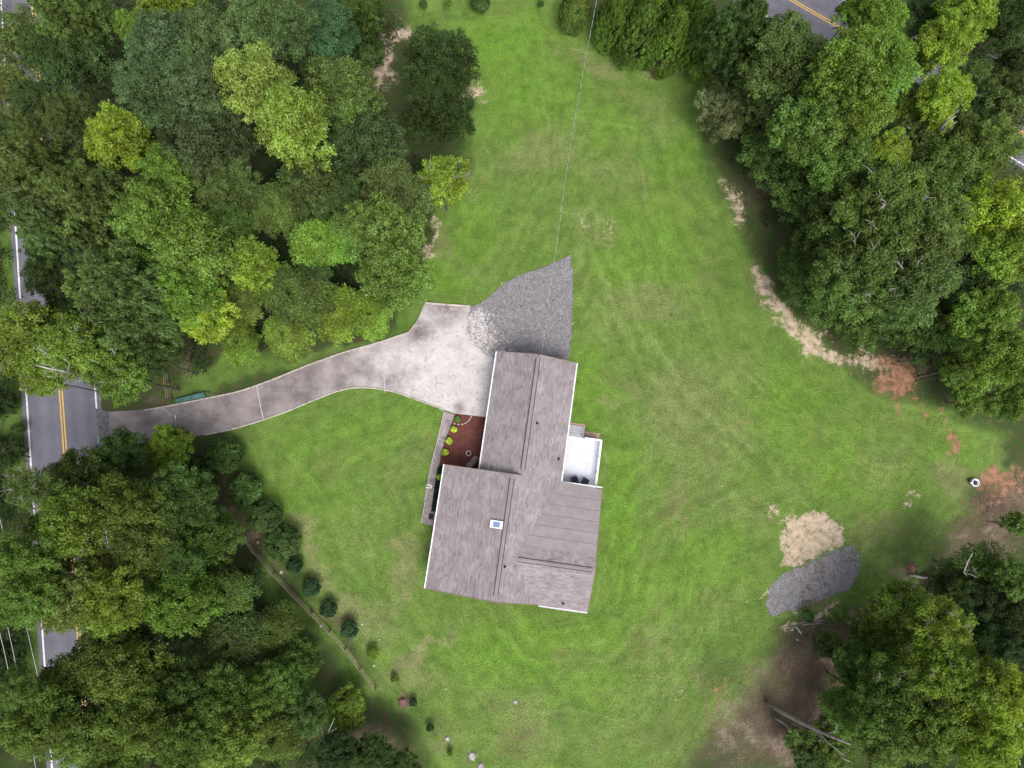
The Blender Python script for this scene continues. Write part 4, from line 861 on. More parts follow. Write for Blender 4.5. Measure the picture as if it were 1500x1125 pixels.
def tree(kind, px, py, r, h, col, label, group=None, twig=False):
    """px, py, r: where the crown's middle and edge show in the photograph; h: tree height in metres"""
    r = r*{'oak': 1.13, 'leafy': 1.11, 'pine': 1.1, 'loose': 1.1, 'wisp': 1.08}.get(kind, 1.0); i = CNT.get(kind, 0); CNT[kind] = i+1; key = VAR[kind][i % len(VAR[kind])]; cme, tme, base = PROTO[key]; rnd = random.Random(int(px*7+py*13))
    hz = HZ[kind]
    for dh in (0, 1, -1, 2, -2, 3, 4, 5, -3, 6, -4, 7, 8, -5, -6, -7, -8, -9, -10):
        hh = h+dh
        if hh < 1.5 and dh: continue
        zc = max(hh-2*2.0, hh*.62)
        for _ in range(4):
            R_ = r*MPP(px, py, zc); vr = min(R_*hz, hh*.49); zc = hh-vr*0.95
        w = P(px, py, zc+vr*.2); zc_ = zc
        if kind in ('ball', 'tuft') or clear_ground(w.x, w.y): break
    cat = 'shrub' if kind in ('ball', 'tuft') else 'tree'
    root = empty(NAME[kind], (w.x, w.y, 0), 0, label, cat, group)
    c = link(bpy.data.objects.new('crown' if cat == 'tree' else 'foliage', cme), root); rz = rnd.uniform(0, 6.28)
    c.location = (0, 0, zc_); c.scale = (R_*rnd.uniform(.95, 1.05), R_*rnd.uniform(.95, 1.05), vr); c.rotation_euler = (0, 0, rz)
    k = C_[col] if isinstance(col, str) else col; vignette = .80 if group == GB_ else (.88 if group == GBR else 1.0); k = tuple(a*vignette*1.22 for a in k); k = (k[0]*(.84 if k[0]/k[1] > .68 and kind != 'ball' else 1.0), k[1], k[2]); q = rnd.uniform(.9, 1.1); c.color = (k[0]*1.36*q*rnd.uniform(.93, 1.07), k[1]*1.34*q, k[2]*1.0*q*rnd.uniform(.9, 1.1), 1)  # lower woods' leaf colour is darkened to imitate corner vignetting
    if tme is not None:
        t = link(bpy.data.objects.new('trunk' if cat == 'tree' else 'stem', tme), root); t.location = (0, 0, zc_); t.rotation_euler = (0, 0, rz); sxy = R_
        t.scale = (sxy, sxy, zc_/abs(base))
    if twig:
        b = link(bpy.data.objects.new('bare_branches', TWIG1 if i % 2 else TWIG2), root); b.location = (0, 0, zc_); b.scale = (R_, R_, vr*1.15); b.rotation_euler = (0, 0, rz)
    return root
GL, GR_, GB_, GBR, GT = 'trees in the woods left of the lawn', 'trees in the woods right of the lawn', 'trees in the woods below the driveway', 'trees in the lower right woods', 'cypress row at the top of the lawn'
T = [
 # upper left woods
 ('loose', 20, 50, 46, 15, 'PO', 'olive thin tree in the top left corner over the road', GL), ('loose', 14, 118, 42, 15, 'PO', 'olive thin tree at the left edge above the gap showing the road', GL), ('pine', 75, 10, 40, 19, 'PO', 'olive pine at the top edge beside the top left corner tree', GL),
 ('oak', 108, 82, 52, 16, 'DG', 'dark dull oak left of the grey green oaks in the upper left', GL), ('oak', 60, 150, 40, 15, 'DG', 'dark dull oak above the big olive pine', GL), ('leafy', 135, 18, 40, 15, 'OL', 'olive tree at the top edge left of the narrow bright one', GL),
 ('small', 188, 34, 24, 14, 'BG', 'narrow bright green tree at the top edge among dull oaks', GL), ('leafy', 245, 15, 50, 16, (.11, .14, .022), 'olive yellow tree at the top edge above the grey green oaks', GL), ('oak', 240, 70, 52, 17, 'GG', 'grey green oak below the olive yellow tree', GL),
 ('oak', 300, 55, 48, 17, 'GG', 'grey green oak nearest the teal tinted tree', GL), ('oak', 215, 130, 48, 17, 'GG', 'grey green oak just above the bright yellow green tree', GL), ('oak', 285, 130, 50, 17, 'GG', 'grey green oak left of the golden tipped tree', GL),
 ('oak', 298, 205, 60, 16, (.052, .072, .034), 'darker grey green oak right of the bright yellow green tree', GL), ('leafy', 370, 30, 46, 16, 'TG', 'teal tinted tree at the top edge, larger of the two', GL), ('leafy', 425, 40, 44, 16, 'TG', 'teal tinted tree just above the golden tipped tree', GL), ('oak', 478, 40, 42, 14, (.036, .076, .038), 'dark teal tree right of the teal tinted pair', GL),
 ('leafy', 372, 120, 58, 18, 'YT', 'golden tipped tree with uneven crown, upper of the pair', GL), ('leafy', 425, 178, 60, 18, (.13, .18, .038), 'golden tipped tree, lower and greener of the pair', GL),
 ('leafy', 172, 198, 50, 16, 'YG', 'bright yellow green tree standing out in the dull left woods', GL), ('oak', 118, 225, 42, 14, (.045, .068, .026), 'dull dark tree between the bright yellow tree and the big pine', GL),
 ('pine', 45, 250, 66, 19, 'PO', 'olive long needled pine at the left edge', GL), ('pine', 112, 285, 62, 19, 'PO', 'olive pine right of the left edge pine', GL), ('pine', 60, 320, 50, 18, 'PG', 'pine above the road gap with the white line', GL), ('pine', 172, 425, 76, 19, 'PG', 'blue green pine with rounded tufts, biggest pine in the left woods', GL),
 ('leafy', 225, 315, 62, 17, (.085, .145, .030), 'glossy mid green tree left half of the broad crown above the blue green pine', GL), ('leafy', 285, 365, 62, 17, (.085, .145, .030), 'glossy mid green tree right half of the broad crown beside the blue green pine', GL), ('leafy', 240, 250, 40, 15, 'BG', 'bright green tree below the bright yellow one', GL), ('leafy', 275, 428, 46, 15, 'BG', 'bright green tree on the right side of the blue green pine', GL),
 ('leafy', 365, 385, 42, 13, (.115, .18, .026), 'light yellow green tree in the middle of the left woods', GL), ('leafy', 300, 462, 42, 13, 'YG', 'yellow green tree above the brown clearing near the driveway', GL), ('oak', 78, 400, 44, 13, 'DK', 'very dark tree hanging over the road left of the blue green pine', GL), ('oak', 105, 455, 36, 12, 'DK', 'very dark tree under the blue green pine by the road', GL),
 ('leafy', 38, 495, 58, 16, (.090, .150, .026), 'leafy tree covering the road at the left edge', GL, 1), ('leafy', 110, 510, 52, 16, (.090, .150, .026), 'leafy tree with pale dead branches over the road', GL, 1), ('leafy', 170, 545, 48, 14, (.070, .130, .026), 'leafy tree hanging over the driveway mouth', GL, 1), ('oak', 215, 520, 38, 12, 'DG', 'dark tree left of the brown clearing', GL), ('small', 60, 555, 34, 13, (.09, .15, .026), 'low leafy bough over the double yellow line', GL),
 ('oak', 640, 92, 52, 10, 'DK', 'very dark evergreen oak at the lawn edge, upper part of the pair', GL), ('oak', 642, 155, 52, 10, 'DK', 'very dark evergreen oak at the lawn edge, lower part of the pair', GL), ('ball', 533, 70, 28, 4.5, 'HO', 'dark rounded evergreen standing alone in the bare patch at the top', GL), ('oak', 500, 132, 54, 14, 'OL', 'olive oak between the golden tipped tree and the dark evergreens', GL), ('oak', 540, 212, 60, 13, (.040, .068, .028), 'dark oak below the olive oak', GL),
 ('small', 648, 262, 44, 9, (.13, .19, .026), 'bright yellow green small tree at the lawn edge below the dark evergreens', GL, 1), ('oak', 575, 285, 55, 13, (.050, .080, .030), 'dark oak left of the yellow green small tree', GL), ('oak', 455, 270, 46, 13, (.048, .074, .026), 'dark oak below the golden tipped trees', GL), ('oak', 330, 275, 42, 14, (.06, .09, .03), 'shaded oak left of the weeping olive tree', GL),
 ('leafy', 565, 335, 62, 14, (.080, .135, .034), 'big leafy tree above the driveway, upper crown', GL), ('leafy', 580, 400, 56, 14, (.074, .130, .032), 'big leafy tree above the driveway, lower crown nearest the turning bay', GL), ('leafy', 520, 330, 36, 14, (.080, .135, .034), 'leafy tree left of the big leafy pair above the driveway', GL),
 ('wisp', 468, 350, 54, 11, (.105, .20, .032), 'feathery bright tree with arching branches', GL), ('wisp', 400, 300, 48, 12, 'OL', 'olive weeping tree below the golden tipped trees', GL), ('wisp', 425, 430, 62, 11, 'OL', 'olive feathery tree in the middle of the lower woods', GL), ('wisp', 490, 455, 56, 8, (.115, .180, .03), 'yellowish feathery tree overhanging the upper driveway edge', GL), ('wisp', 415, 490, 44, 7, (.120, .165, .032), 'olive yellow feathery tree just above the driveway bend', GL), ('wisp', 540, 460, 40, 6, (.100, .180, .03), 'low feathery tree nearest the timber edging', GL), ('wisp', 350, 500, 38, 6, (.12, .165, .03), 'pale feathery tree beside the grassy slope', GL), ('wisp', 350, 440, 42, 10, (.075, .12, .03), 'green feathery tree right of the yellow green tree', GL), ('small', 455, 400, 34, 9, 'DG', 'dark small tree between the feathery trees', GL),
 ('oak', 522, 6, 42, 10, (.040, .074, .022), 'dark tree at the top edge above the bare patch', GL), ('small', 465, 95, 32, 11, 'DG', 'dark small tree left of the bare patch', GL),
 ('tuft', 620, 5, 6, 1.3, 'HO', 'tiny dark sapling at the top of the lawn, left one', None), ('tuft', 656, 4, 6, 1.6, 'CY', 'tiny green sapling at the top of the lawn, right one', None), ('ball', 703, 2, 14, 2, 'HO', 'small dark shrub at the top edge of the lawn', None), ('tuft', 792, 5, 5, 1.2, 'HO', 'tiny sapling left of the cypress row', None),
 ('oak', 62, 70, 36, 15, 'DG', 'dark oak over the upper left road between the olive tree and the dull oak', GL), ('oak', 95, 165, 36, 15, (.05, .075, .028), 'dull oak over the upper left road below the dark oak', GL), ('loose', 40, 195, 30, 14, 'PO', 'thin olive tree over the road just above the left edge pine', GL),
 ('small', 440, 330, 34, 9, 'DG', 'dark small tree between the weeping olive and feathery bright trees', GL), ('oak', 500, 285, 42, 12, 'DG', 'dark oak behind the feathery bright tree', GL), ('oak', 330, 330, 36, 13, 'MG', 'green tree right of the glossy broad crown', GL),
 ('loose', 1312, 48, 34, 15, 'DG', 'thin dark tree over the far road between the bright trees', GR_), ('small', 1352, 82, 30, 13, (.06, .1, .026), 'small green tree over the yellow lines of the far road', GR_), ('loose', 1425, 112, 34, 14, 'OL', 'thin olive tree at the far road beside the grey leaning bole', GR_), ('small', 1440, 165, 34, 13, 'DG', 'dull small tree right of the vivid yellow green one', GR_), ('oak', 1405, 195, 34, 14, (.056, .09, .03), 'dull oak behind the white dead branches', GR_),
 ('leafy', 70, 835, 36, 13, (.055, .1, .026), 'dark leafy tree over the lower left road between olive and golden crowns', GB_), ('small', 62, 770, 26, 12, (.06, .1, .026), 'leafy tree over the left line of the lower road', GB_), ('small', 140, 830, 34, 12, (.06, .095, .024), 'dull tree between the olive and golden crowns', GB_), ('small', 150, 700, 28, 8, (.05, .095, .024), 'leafy tree right of the road gap below the driveway', GB_),
 # cypress row
 ('cyp', 845, 2, 27, 6, (.085, .11, .028), 'small brownish cypress at the left end of the row', GT), ('cyp', 905, 15, 32, 8, 'CY', 'cypress at the left of the dense row, beside the cable', GT), ('cyp', 940, 40, 36, 8, 'CY', 'cypress in the front of the dense row facing the lawn, left one', GT), ('cyp', 985, 48, 36, 8, 'CY', 'cypress in the front of the dense row facing the lawn, middle one', GT), ('cyp', 955, -5, 36, 8, 'CY', 'cypress at the top edge in the middle of the row', GT), ('cyp', 1025, 40, 34, 8, 'CY', 'cypress in the front of the dense row, right one', GT), ('cyp', 1008, -2, 34, 8, 'CY', 'cypress at the top edge at the right of the row', GT), ('ball', 1025, 99, 17, 3, 'CY', 'rounded green shrub below the right end of the cypress row', None),
 # upper right woods
 ('pine', 1092, 30, 46, 15, (.046, .084, .030), 'dark green pine right of the cypress row', GR_), ('oak', 1150, 82, 58, 15, (.062, .090, .032), 'dull olive oak below the road gap at the top', GR_), ('oak', 1090, 110, 46, 9, (.062, .084, .036), 'grey olive oak at the lawn corner below the pine', GR_), ('oak', 1068, 158, 42, 7, 'GB', 'greyish brown oak bulging over the lawn', GR_), ('oak', 1130, 150, 48, 10, (.050, .078, .030), 'dark oak right of the greyish brown oak', GR_),
 ('leafy', 1190, 185, 58, 15, 'MG', 'mid green tree below the dull olive oak', GR_), ('leafy', 1134, 218, 50, 7.5, (.052, .100, .028), 'mid green tree at the lawn edge below the greyish brown oak', GR_), ('leafy', 1176, 268, 50, 8, (.048, .092, .026), 'mid green tree above the bare edge right of the lawn', GR_), ('leafy', 1255, 90, 60, 19, 'BG', 'tall bright green tree below the road gap, left half', GR_), ('leafy', 1300, 95, 54, 19, 'BG', 'tall bright green tree right half, next to the road', GR_), ('leafy', 1265, 150, 50, 17, (.075, .135, .024), 'bright green tree below the tall bright pair', GR_),
 ('leafy', 1285, 15, 44, 17, (.085, .15, .024), 'bright green tree at the top edge right of the road gap', GR_), ('small', 1252, 14, 26, 12, 'DG', 'dark small tree at the top edge beside the yellow lines', GR_), ('leafy', 1390, 55, 42, 18, (.115, .190, .024), 'bright yellowish tree beyond the far road', GR_), ('leafy', 1420, 15, 40, 18, (.110, .185, .024), 'bright yellowish tree at the top edge beyond the road', GR_), ('leafy', 1385, 138, 40, 17, 'YG', 'vivid yellow green tree beside the far road', GR_), ('small', 1335, 150, 30, 13, (.09, .15, .025), 'small yellowish tree left of the vivid one', GR_),
 ('small', 1310, 215, 34, 14, (.125, .175, .028), 'small yellow green tree in the middle of the right woods', GR_), ('loose', 1355, 190, 40, 14, 'OL', 'thin olive tree with white dead branches', GR_, 1), ('leafy', 1445, 215, 52, 17, (.066, .115, .030), 'mid green tree right of the white dead branches', GR_), ('leafy', 1375, 250, 54, 16, (.062, .112, .030), 'mid green tree below the white dead branches', GR_), ('oak', 1475, 150, 46, 15, (.054, .084, .030), 'dull tree at the right edge below the grey leaning bole', GR_), ('oak', 1478, 25, 44, 15, 'DK', 'very dark tree in the top right corner', GR_), ('oak', 1350, 20, 30, 14, 'DG', 'dark tree at the top edge between the two bright ones', GR_), ('oak', 1490, 90, 30, 13, 'DK', 'very dark tree at the right edge under the corner tree', GR_),
 ('leafy', 1235, 235, 48, 14, 'MG', 'mid green tree in the heart of the right woods', GR_), ('oak', 1236, 312, 60, 11, (.054, .096, .028), 'oak with grey twigs above the bare edge', GR_, 1), ('oak', 1300, 300, 62, 16, (.064, .110, .030), 'broad oak in the middle of the right woods', GR_, 1), ('oak', 1365, 335, 58, 16, (.066, .112, .034), 'broad oak left of the yellow tree at the right edge', GR_), ('leafy', 1192, 386, 52, 7.5, (.046, .086, .026), 'dark low tree overhanging the bare edge of the lawn', GR_), ('oak', 1265, 405, 60, 14, (.056, .098, .030), 'oak with grey twigs, lower one in the right woods', GR_, 1), ('oak', 1340, 415, 58, 15, (.060, .102, .034), 'oak right of the lower grey twigged oak', GR_, 1),
 ('leafy', 1226, 436, 46, 6.5, (.046, .088, .024), 'dark low tree at the corner above the tan soil', GR_), ('leafy', 1276, 466, 44, 7, (.050, .092, .026), 'low tree right above the red clay patch', GR_), ('leafy', 1400, 470, 50, 10, (.058, .105, .030), 'mid green tree right of the shaded clearing', GR_), ('leafy', 1350, 465, 44, 9, (.055, .10, .03), 'mid green tree over the grey bole above the clay', GR_), ('leafy', 1455, 310, 54, 17, 'YG', 'yellow tree at the right edge, upper one', GR_), ('leafy', 1480, 370, 48, 17, (.130, .180, .030), 'yellow tree at the right edge, lower one', GR_), ('oak', 1430, 400, 46, 14, 'DG', 'dark oak under the yellow trees', GR_),
 ('leafy', 1450, 455, 46, 15, (.076, .135, .028), 'bright tree at the right edge below the yellow trees', GR_), ('leafy', 1480, 520, 48, 15, (.080, .145, .028), 'bright tree at the right edge above the red patch', GR_), ('leafy', 1440, 538, 44, 8, (.072, .130, .026), 'bright tree hanging over the lawn corner with clay spots', GR_), ('leafy', 1490, 585, 34, 8, (.075, .135, .028), 'bright bough at the right edge, lowest of the right woods', GR_), ('small', 1400, 545, 28, 7, 'MG', 'small green tree beside the red clay', GR_), ('small', 1352, 520, 20, 5, 'DG', 'dark sapling right of the red clay patch', GR_),
 # lower right woods
 ('small', 1493, 768, 22, 5, 'MG', 'small crown on a pale trunk at the right edge', GBR), ('loose', 1440, 835, 46, 9, 'MG', 'thin tree with twisted bare branches at the right edge', GBR, 1), ('loose', 1395, 850, 34, 7, 'DG', 'thin dark tree left of the twisted branches', GBR, 1), ('leafy', 1325, 895, 48, 9, (.080, .135, .024), 'bright leafy tree with pale twigs, top left of the lower right woods', GBR, 1), ('leafy', 1385, 920, 46, 13, (.086, .145, .024), 'bright leafy tree right of the pale twigged one', GBR, 1), ('leafy', 1290, 945, 42, 7, (.052, .098, .022), 'dark leafy tree beside the pine straw clearing', GBR), ('leafy', 1375, 985, 50, 14, (.092, .155, .022), 'brightest tree in the lower right woods', GBR, 1), ('leafy', 1315, 1005, 48, 12, (.060, .110, .024), 'mid green tree above the brown hollow', GBR, 1),
 ('leafy', 1430, 1005, 46, 15, (.085, .145, .024), 'bright tree right of the brightest one', GBR), ('leafy', 1245, 1040, 42, 8, (.064, .116, .026), 'mid green tree at the end of the long leaning bole', GBR), ('leafy', 1300, 1075, 50, 13, (.062, .112, .026), 'mid green tree at the bottom edge right of the leaning bole', GBR), ('leafy', 1370, 1065, 50, 14, (.072, .126, .026), 'mid green tree at the bottom edge beside the bright corner', GBR), ('leafy', 1475, 1020, 44, 16, (.125, .195, .022), 'bright yellow green tree at the right edge near the bottom', GBR), ('leafy', 1450, 1085, 56, 16, (.11, .178, .022), 'bright tree in the bottom right corner', GBR), ('oak', 1470, 905, 46, 11, 'DK', 'very dark tree at the right edge of the lower woods', GBR), ('oak', 1440, 950, 36, 11, 'DG', 'dark tree between the bright crowns', GBR), ('small', 1490, 960, 30, 12, 'DG', 'dark small tree at the right edge', GBR),
 ('leafy', 1215, 1095, 40, 6, (.060, .110, .028), 'mid green tree at the bottom edge over the leaning bole tip', GBR), ('leafy', 1290, 1030, 40, 11, (.056, .104, .026), 'green tree filling the gap right of the leaning bole', GBR), ('small', 1245, 965, 28, 6, (.05, .095, .024), 'dark small tree left of the dark leafy one by the straw', GBR), ('small', 1420, 875, 32, 9, 'DG', 'dark small tree under the twisted white boughs', GBR), ('small', 1490, 850, 34, 11, 'MG', 'green small tree at the right edge below the pale trunk', GBR), ('leafy', 165, 1110, 44, 13, (.066, .112, .026), 'leafy tree at the bottom edge over the road end', GB_), ('leafy', 150, 938, 38, 12, (.062, .105, .026), 'dull leafy tree below the golden olive tree, right beside the road gap', GB_), ('oak', 4, 190, 26, 14, 'DG', 'dark tree at the left edge above the pines', GL), ('leafy', 20, 1010, 30, 15, (.06, .11, .026), 'leafy tree at the left edge under the wires, lowest there', GB_), ('loose', 22, 170, 26, 14, 'PO', 'thin olive tree at the left edge beside the white road line', GL),
 ('small', 1425, 585, 30, 5, (.066, .12, .026), 'low green tree at the lawn corner among the clay spots', GR_), ('small', 1322, 488, 24, 5, (.05, .095, .026), 'low dark tree just above the red clay', GR_), ('small', 1165, 430, 22, 4, (.045, .085, .026), 'low dark bush above the tan soil strip', GR_),
 ('small', 1168, 1085, 20, 4, (.06, .11, .035), 'low green bush at the foot of the leaning bole', None), ('small', 1232, 900, 16, 3, 'MG', 'bright small bush above the bare poles', None), ('ball', 1185, 903, 9, 1.6, 'HO', 'dark little bush beside the fallen poles', None), ('small', 1215, 945, 24, 4, 'DG', 'dark green bush below the fallen poles', None), ('small', 1255, 985, 30, 5, 'DG', 'dark bush between the straw clearing and the bright trees', None), ('small', 1190, 1115, 28, 5, 'DG', 'dark bush at the bottom edge left of the lower right woods', None), ('small', 1300, 1115, 30, 8, 'MG', 'green bush at the bottom edge', GBR),
 # lower left woods
 ('small', 248, 655, 40, 5.5, (.098, .165, .022), 'bright round small tree at the driveway edge', GB_), ('leafy', 175, 668, 42, 8, (.040, .080, .024), 'dark tree just below the driveway mouth', GB_), ('leafy', 105, 700, 40, 11, (.052, .096, .024), 'dark tree hanging over the road below the driveway', GB_, 1), ('loose', 40, 715, 40, 13, 'OL', 'thin olive tree over the left road edge', GB_, 1), ('leafy', 105, 765, 58, 15, (.105, .145, .024), 'olive yellow tree beside the road, upper one', GB_), ('leafy', 185, 745, 54, 14, (.066, .112, .026), 'green tree right of the upper olive yellow tree', GB_), ('oak', 255, 735, 50, 12, (.048, .084, .026), 'dark tree below the bright round one', GB_), ('leafy', 300, 785, 44, 9, (.058, .108, .024), 'leafy tree next to the fence corner', GB_), ('leafy', 210, 800, 48, 13, (.064, .104, .026), 'olive green tree in the middle of the lower left woods', GB_), ('oak', 255, 820, 38, 11, (.045, .08, .022), 'dark tree above the bright green round crown', GB_),
 ('leafy', 28, 820, 48, 16, (.072, .135, .030), 'bright tree at the left edge beyond the road, upper one', GB_), ('leafy', 30, 880, 44, 16, (.078, .140, .028), 'bright tree at the left edge beyond the road, lower one', GB_), ('leafy', 100, 880, 48, 15, 'YT', 'golden olive tree beside the road, left part', GB_), ('leafy', 160, 885, 52, 15, (.130, .165, .028), 'golden olive tree, right part', GB_), ('leafy', 255, 880, 54, 12, (.072, .148, .024), 'bright green round crown in the lower left woods', GB_), ('oak', 225, 945, 44, 10, (.030, .058, .026), 'very dark tree below the bright green round crown', GB_), ('wisp', 330, 865, 46, 8, 'OL', 'olive feathery tree near the shaded grass', GB_), ('wisp', 335, 945, 58, 8, (.062, .094, .030), 'dull feathery tree in the lower left woods', GB_), ('wisp', 395, 925, 46, 6, (.064, .10, .026), 'dull feathery tree nearest the fence', GB_), ('leafy', 170, 985, 56, 14, (.074, .116, .028), 'leafy tree with pale glints near the lower road gap', GB_), ('leafy', 100, 1000, 46, 14, (.066, .110, .026), 'leafy tree right beside the lower road gap', GB_),
 ('leafy', 50, 1060, 52, 16, (.066, .116, .026), 'leafy tree at the bottom left under the wires', GB_), ('leafy', 125, 1075, 52, 15, (.076, .124, .026), 'leafy tree near the bottom left corner', GB_), ('leafy', 200, 1055, 52, 14, (.072, .122, .026), 'leafy tree at the bottom edge, second from the corner', GB_), ('leafy', 265, 1010, 46, 11, (.048, .086, .024), 'dark leafy tree in the lower left woods', GB_), ('leafy', 325, 1025, 50, 11, (.064, .112, .028), 'mid green tree right of the dark leafy one', GB_), ('leafy', 390, 1010, 42, 9, (.068, .124, .028), 'brighter leafy tree facing the fence end', GB_), ('leafy', 270, 1090, 48, 13, (.064, .118, .026), 'leafy tree at the bottom edge left of the brightest one', GB_), ('leafy', 335, 1090, 50, 12, (.088, .154, .030), 'brightest leafy tree at the bottom edge', GB_), ('wisp', 400, 1080, 46, 8, (.076, .112, .028), 'olive feathery tree at the bottom edge', GB_), ('leafy', 445, 1050, 36, 7, (.050, .094, .030), 'dark tree left of the bare grey branches', GB_), ('leafy', 430, 970, 36, 6, (.060, .112, .026), 'green tree below the shaded grass', GB_),
 ('small', 505, 1040, 36, 3.5, (.070, .124, .022), 'spreading light green shrub below the fence end', GB_), ('small', 545, 1105, 34, 5, 'DG', 'dark leafy tree at the bottom edge beside the lawn', GB_), ('small', 590, 1125, 28, 5, 'DG', 'dark leafy bush at the bottom edge, farthest right', GB_), ('small', 490, 1105, 34, 6, 'DK', 'very dark small tree behind the bare grey branches', GB_), ('oak', 6, 660, 26, 3.5, 'DK', 'very dark tree at the left edge across the road', GB_), ('oak', 2, 740, 26, 3.5, 'DK', 'very dark tree at the left edge, below the other dark one', GB_), ('oak', 5, 970, 30, 3.5, 'DK', 'very dark tree under the wires at the left edge', GB_), ('ball', 26, 628, 9, 1.6, 'DG', 'little dark bush on the verge left of the road', None), ('oak', 0, 590, 22, 3, 'DK', 'very dark tree at the left edge above the others', GB_),
 ('small', 365, 850, 24, 4, 'DG', 'low dark shrub left of the shaded grass', GB_), ('small', 300, 835, 34, 6, (.055, .1, .024), 'low green tree between the feathery tree and the bright crown', GB_),
 # shrubs along the fence
 ('ball', 326, 667, 25, 3.0, 'HO', 'big dark round shrub nearest the driveway', 'shrubs along the fence'), ('ball', 290, 690, 22, 2.4, 'DK', 'very dark shrub tucked behind the bright round tree', 'shrubs along the fence'), ('ball', 358, 718, 25, 2.8, 'HO', 'big dark round shrub, second from the driveway', 'shrubs along the fence'), ('ball', 387, 757, 23, 2.8, 'HO', 'big dark round shrub, third from the driveway', 'shrubs along the fence'), ('ball', 413, 796, 25, 2.8, 'HO', 'big dark round shrub closest to the rusty ring', 'shrubs along the fence'), ('ball', 431, 829, 11, 1.5, 'HB', 'small blue green shrub touching the last big round one', 'shrubs along the fence'),
 ('tuft', 455, 860, 13, 1.6, 'HB', 'blue green shrub by the fence, upper of the three alike', 'shrubs along the fence'), ('tuft', 481, 892, 13, 1.6, 'HB', 'blue green shrub by the fence, middle of the three alike', 'shrubs along the fence'), ('tuft', 511, 922, 13, 1.6, 'HB', 'blue green shrub by the fence, lower of the three alike', 'shrubs along the fence'), ('ball', 545, 957, 8.5, 1.1, (.085, .15, .02), 'small yellow green shrub near the fence end', 'shrubs along the fence'), ('ball', 578, 994, 5.5, .8, (.06, .12, .02), 'tiny green shrub past the fence end', 'shrubs along the fence'), ('ball', 605, 1029, 6, .9, 'HB', 'tiny dark shrub right of the brown stump', 'shrubs along the fence'), ('ball', 630, 1066, 5.5, .9, 'HB', 'tiny dark shrub on the lower lawn', 'shrubs along the fence'), ('ball', 659, 1103, 4.5, .7, (.06, .1, .02), 'tiny olive shrub near the bottom edge', 'shrubs along the fence'),
 # bed shrubs
 ('ball', 665, 629, 4.6, .7, 'LM', 'lime round shrub in the mulch, closest to the driveway', 'lime shrubs in the bed'), ('ball', 658, 646, 4.9, .7, 'LM', 'lime round shrub in the mulch, middle of three', 'lime shrubs in the bed'), ('ball', 652, 662.5, 4.9, .7, 'LM', 'lime round shrub in the mulch, nearest the house front', 'lime shrubs in the bed'), ('ball', 643.5, 699, 4.2, .7, (.16, .26, .03), 'lime shrub half hidden by the white gutter', 'lime shrubs in the bed'), ('tuft', 670, 614, 4.2, .5, (.07, .16, .03), 'green plant inside the curved brick edging', None),
]
for t in T: tree(*t)
# clipped dark hedge between the walk and the front wall
hv = []; rng = np.random.default_rng(5); n = 5200
s = rng.uniform(0, 1, n); A_, B_ = P(647, 684), P(637.5, 748); base = np.array(A_)[None]*(1-s[:, None])+np.array(B_)[None]*s[:, None]
p = base+np.stack([rng.uniform(-.35, .45, n), rng.uniform(-.1, .1, n), rng.uniform(.1, .5, n)], -1); L = rng.uniform(.07, .14, n)
hm = leaves(p, np.array([0, 0, 1.])+rng.normal(size=(n, 3))*.5, rng.normal(size=(n, 3)), L, L*.6)
hg = empty('hedge', A_, 0, 'low dark green hedge strip between the front walk and the house wall', 'hedge'); ho = link(bpy.data.objects.new('foliage', mesh_np('hedge_foliage', hm-np.array(A_), quads(hm), mats=LEAF)), hg); ho.color = (.022, .052, .024, 1)
m = MB(); [m.tube([Vector(A_).lerp(B_, t)-Vector(A_), Vector(A_).lerp(B_, t)-Vector(A_)+Vector((.05, 0, .35))], .02, 5) for t in (.1, .5, .9)]; m.build('stem', BARK, hg)
# undergrowth below the trees
WOODS = [[(-80, -60), (600, -60), (575, 60), (520, 110), (560, 200), (640, 240), (630, 330), (600, 430), (545, 480), (420, 510), (330, 520), (240, 560), (140, 590), (-80, 600)],
         [(-80, 640), (10, 640), (90, 690), (200, 660), (300, 690), (330, 760), (340, 830), (400, 900), (440, 960), (480, 1010), (520, 1100), (600, 1180), (-80, 1180)],
         [(1060, -60), (1560, -60), (1560, 600), (1480, 590), (1400, 570), (1350, 530), (1240, 480), (1150, 400), (1110, 280), (1050, 180), (1050, 110)], [(1240, 930), (1300, 880), (1400, 840), (1560, 800), (1560, 1180), (1240, 1180), (1290, 1080)]]
roads_px = [[(0, -60), (110, -60), (145, 590), (170, 1180), (60, 1180), (20, 500)], [(1040, -20), (1250, -20), (1560, 160), (1560, 280), (1420, 200)]]
Vs = []; rng = np.random.default_rng(9); cols = []
for poly in WOODS:
    xs = [a for a, b in poly]; ys = [b for a, b in poly]; area = (max(xs)-min(xs))*(max(ys)-min(ys)); k = int(area/520)
    for i in range(k):
        a, b = rng.uniform(min(xs), max(xs)), rng.uniform(min(ys), max(ys))
        if not in_poly(np.array([a]), np.array([b]), poly)[0] or any(in_poly(np.array([a]), np.array([b]), r)[0] for r in roads_px): continue
        h = rng.uniform(.5, 3.2); w = P(a, b, h*.5); r = rng.uniform(.7, 1.5); n = int(70*r)
        d = dirs(n, rng, .5); p = np.array([w.x, w.y, h*.5])+d*np.array([r, r, h*.5])*rng.uniform(.5, 1.0, n)[:, None]; L = rng.uniform(.16, .34, n)
        Vs.append(leaves(p, np.array([0, 0, 1.])+d*.6+rng.normal(size=(n, 3))*.4, d+rng.normal(size=(n, 3))*.5, L, L*.55))
V = np.concatenate(Vs); u = link(bpy.data.objects.new('undergrowth', mesh_np('undergrowth', V, quads(V), mats=LEAF))); u.color = (.036, .062, .020, 1); tag(u, kind='stuff')

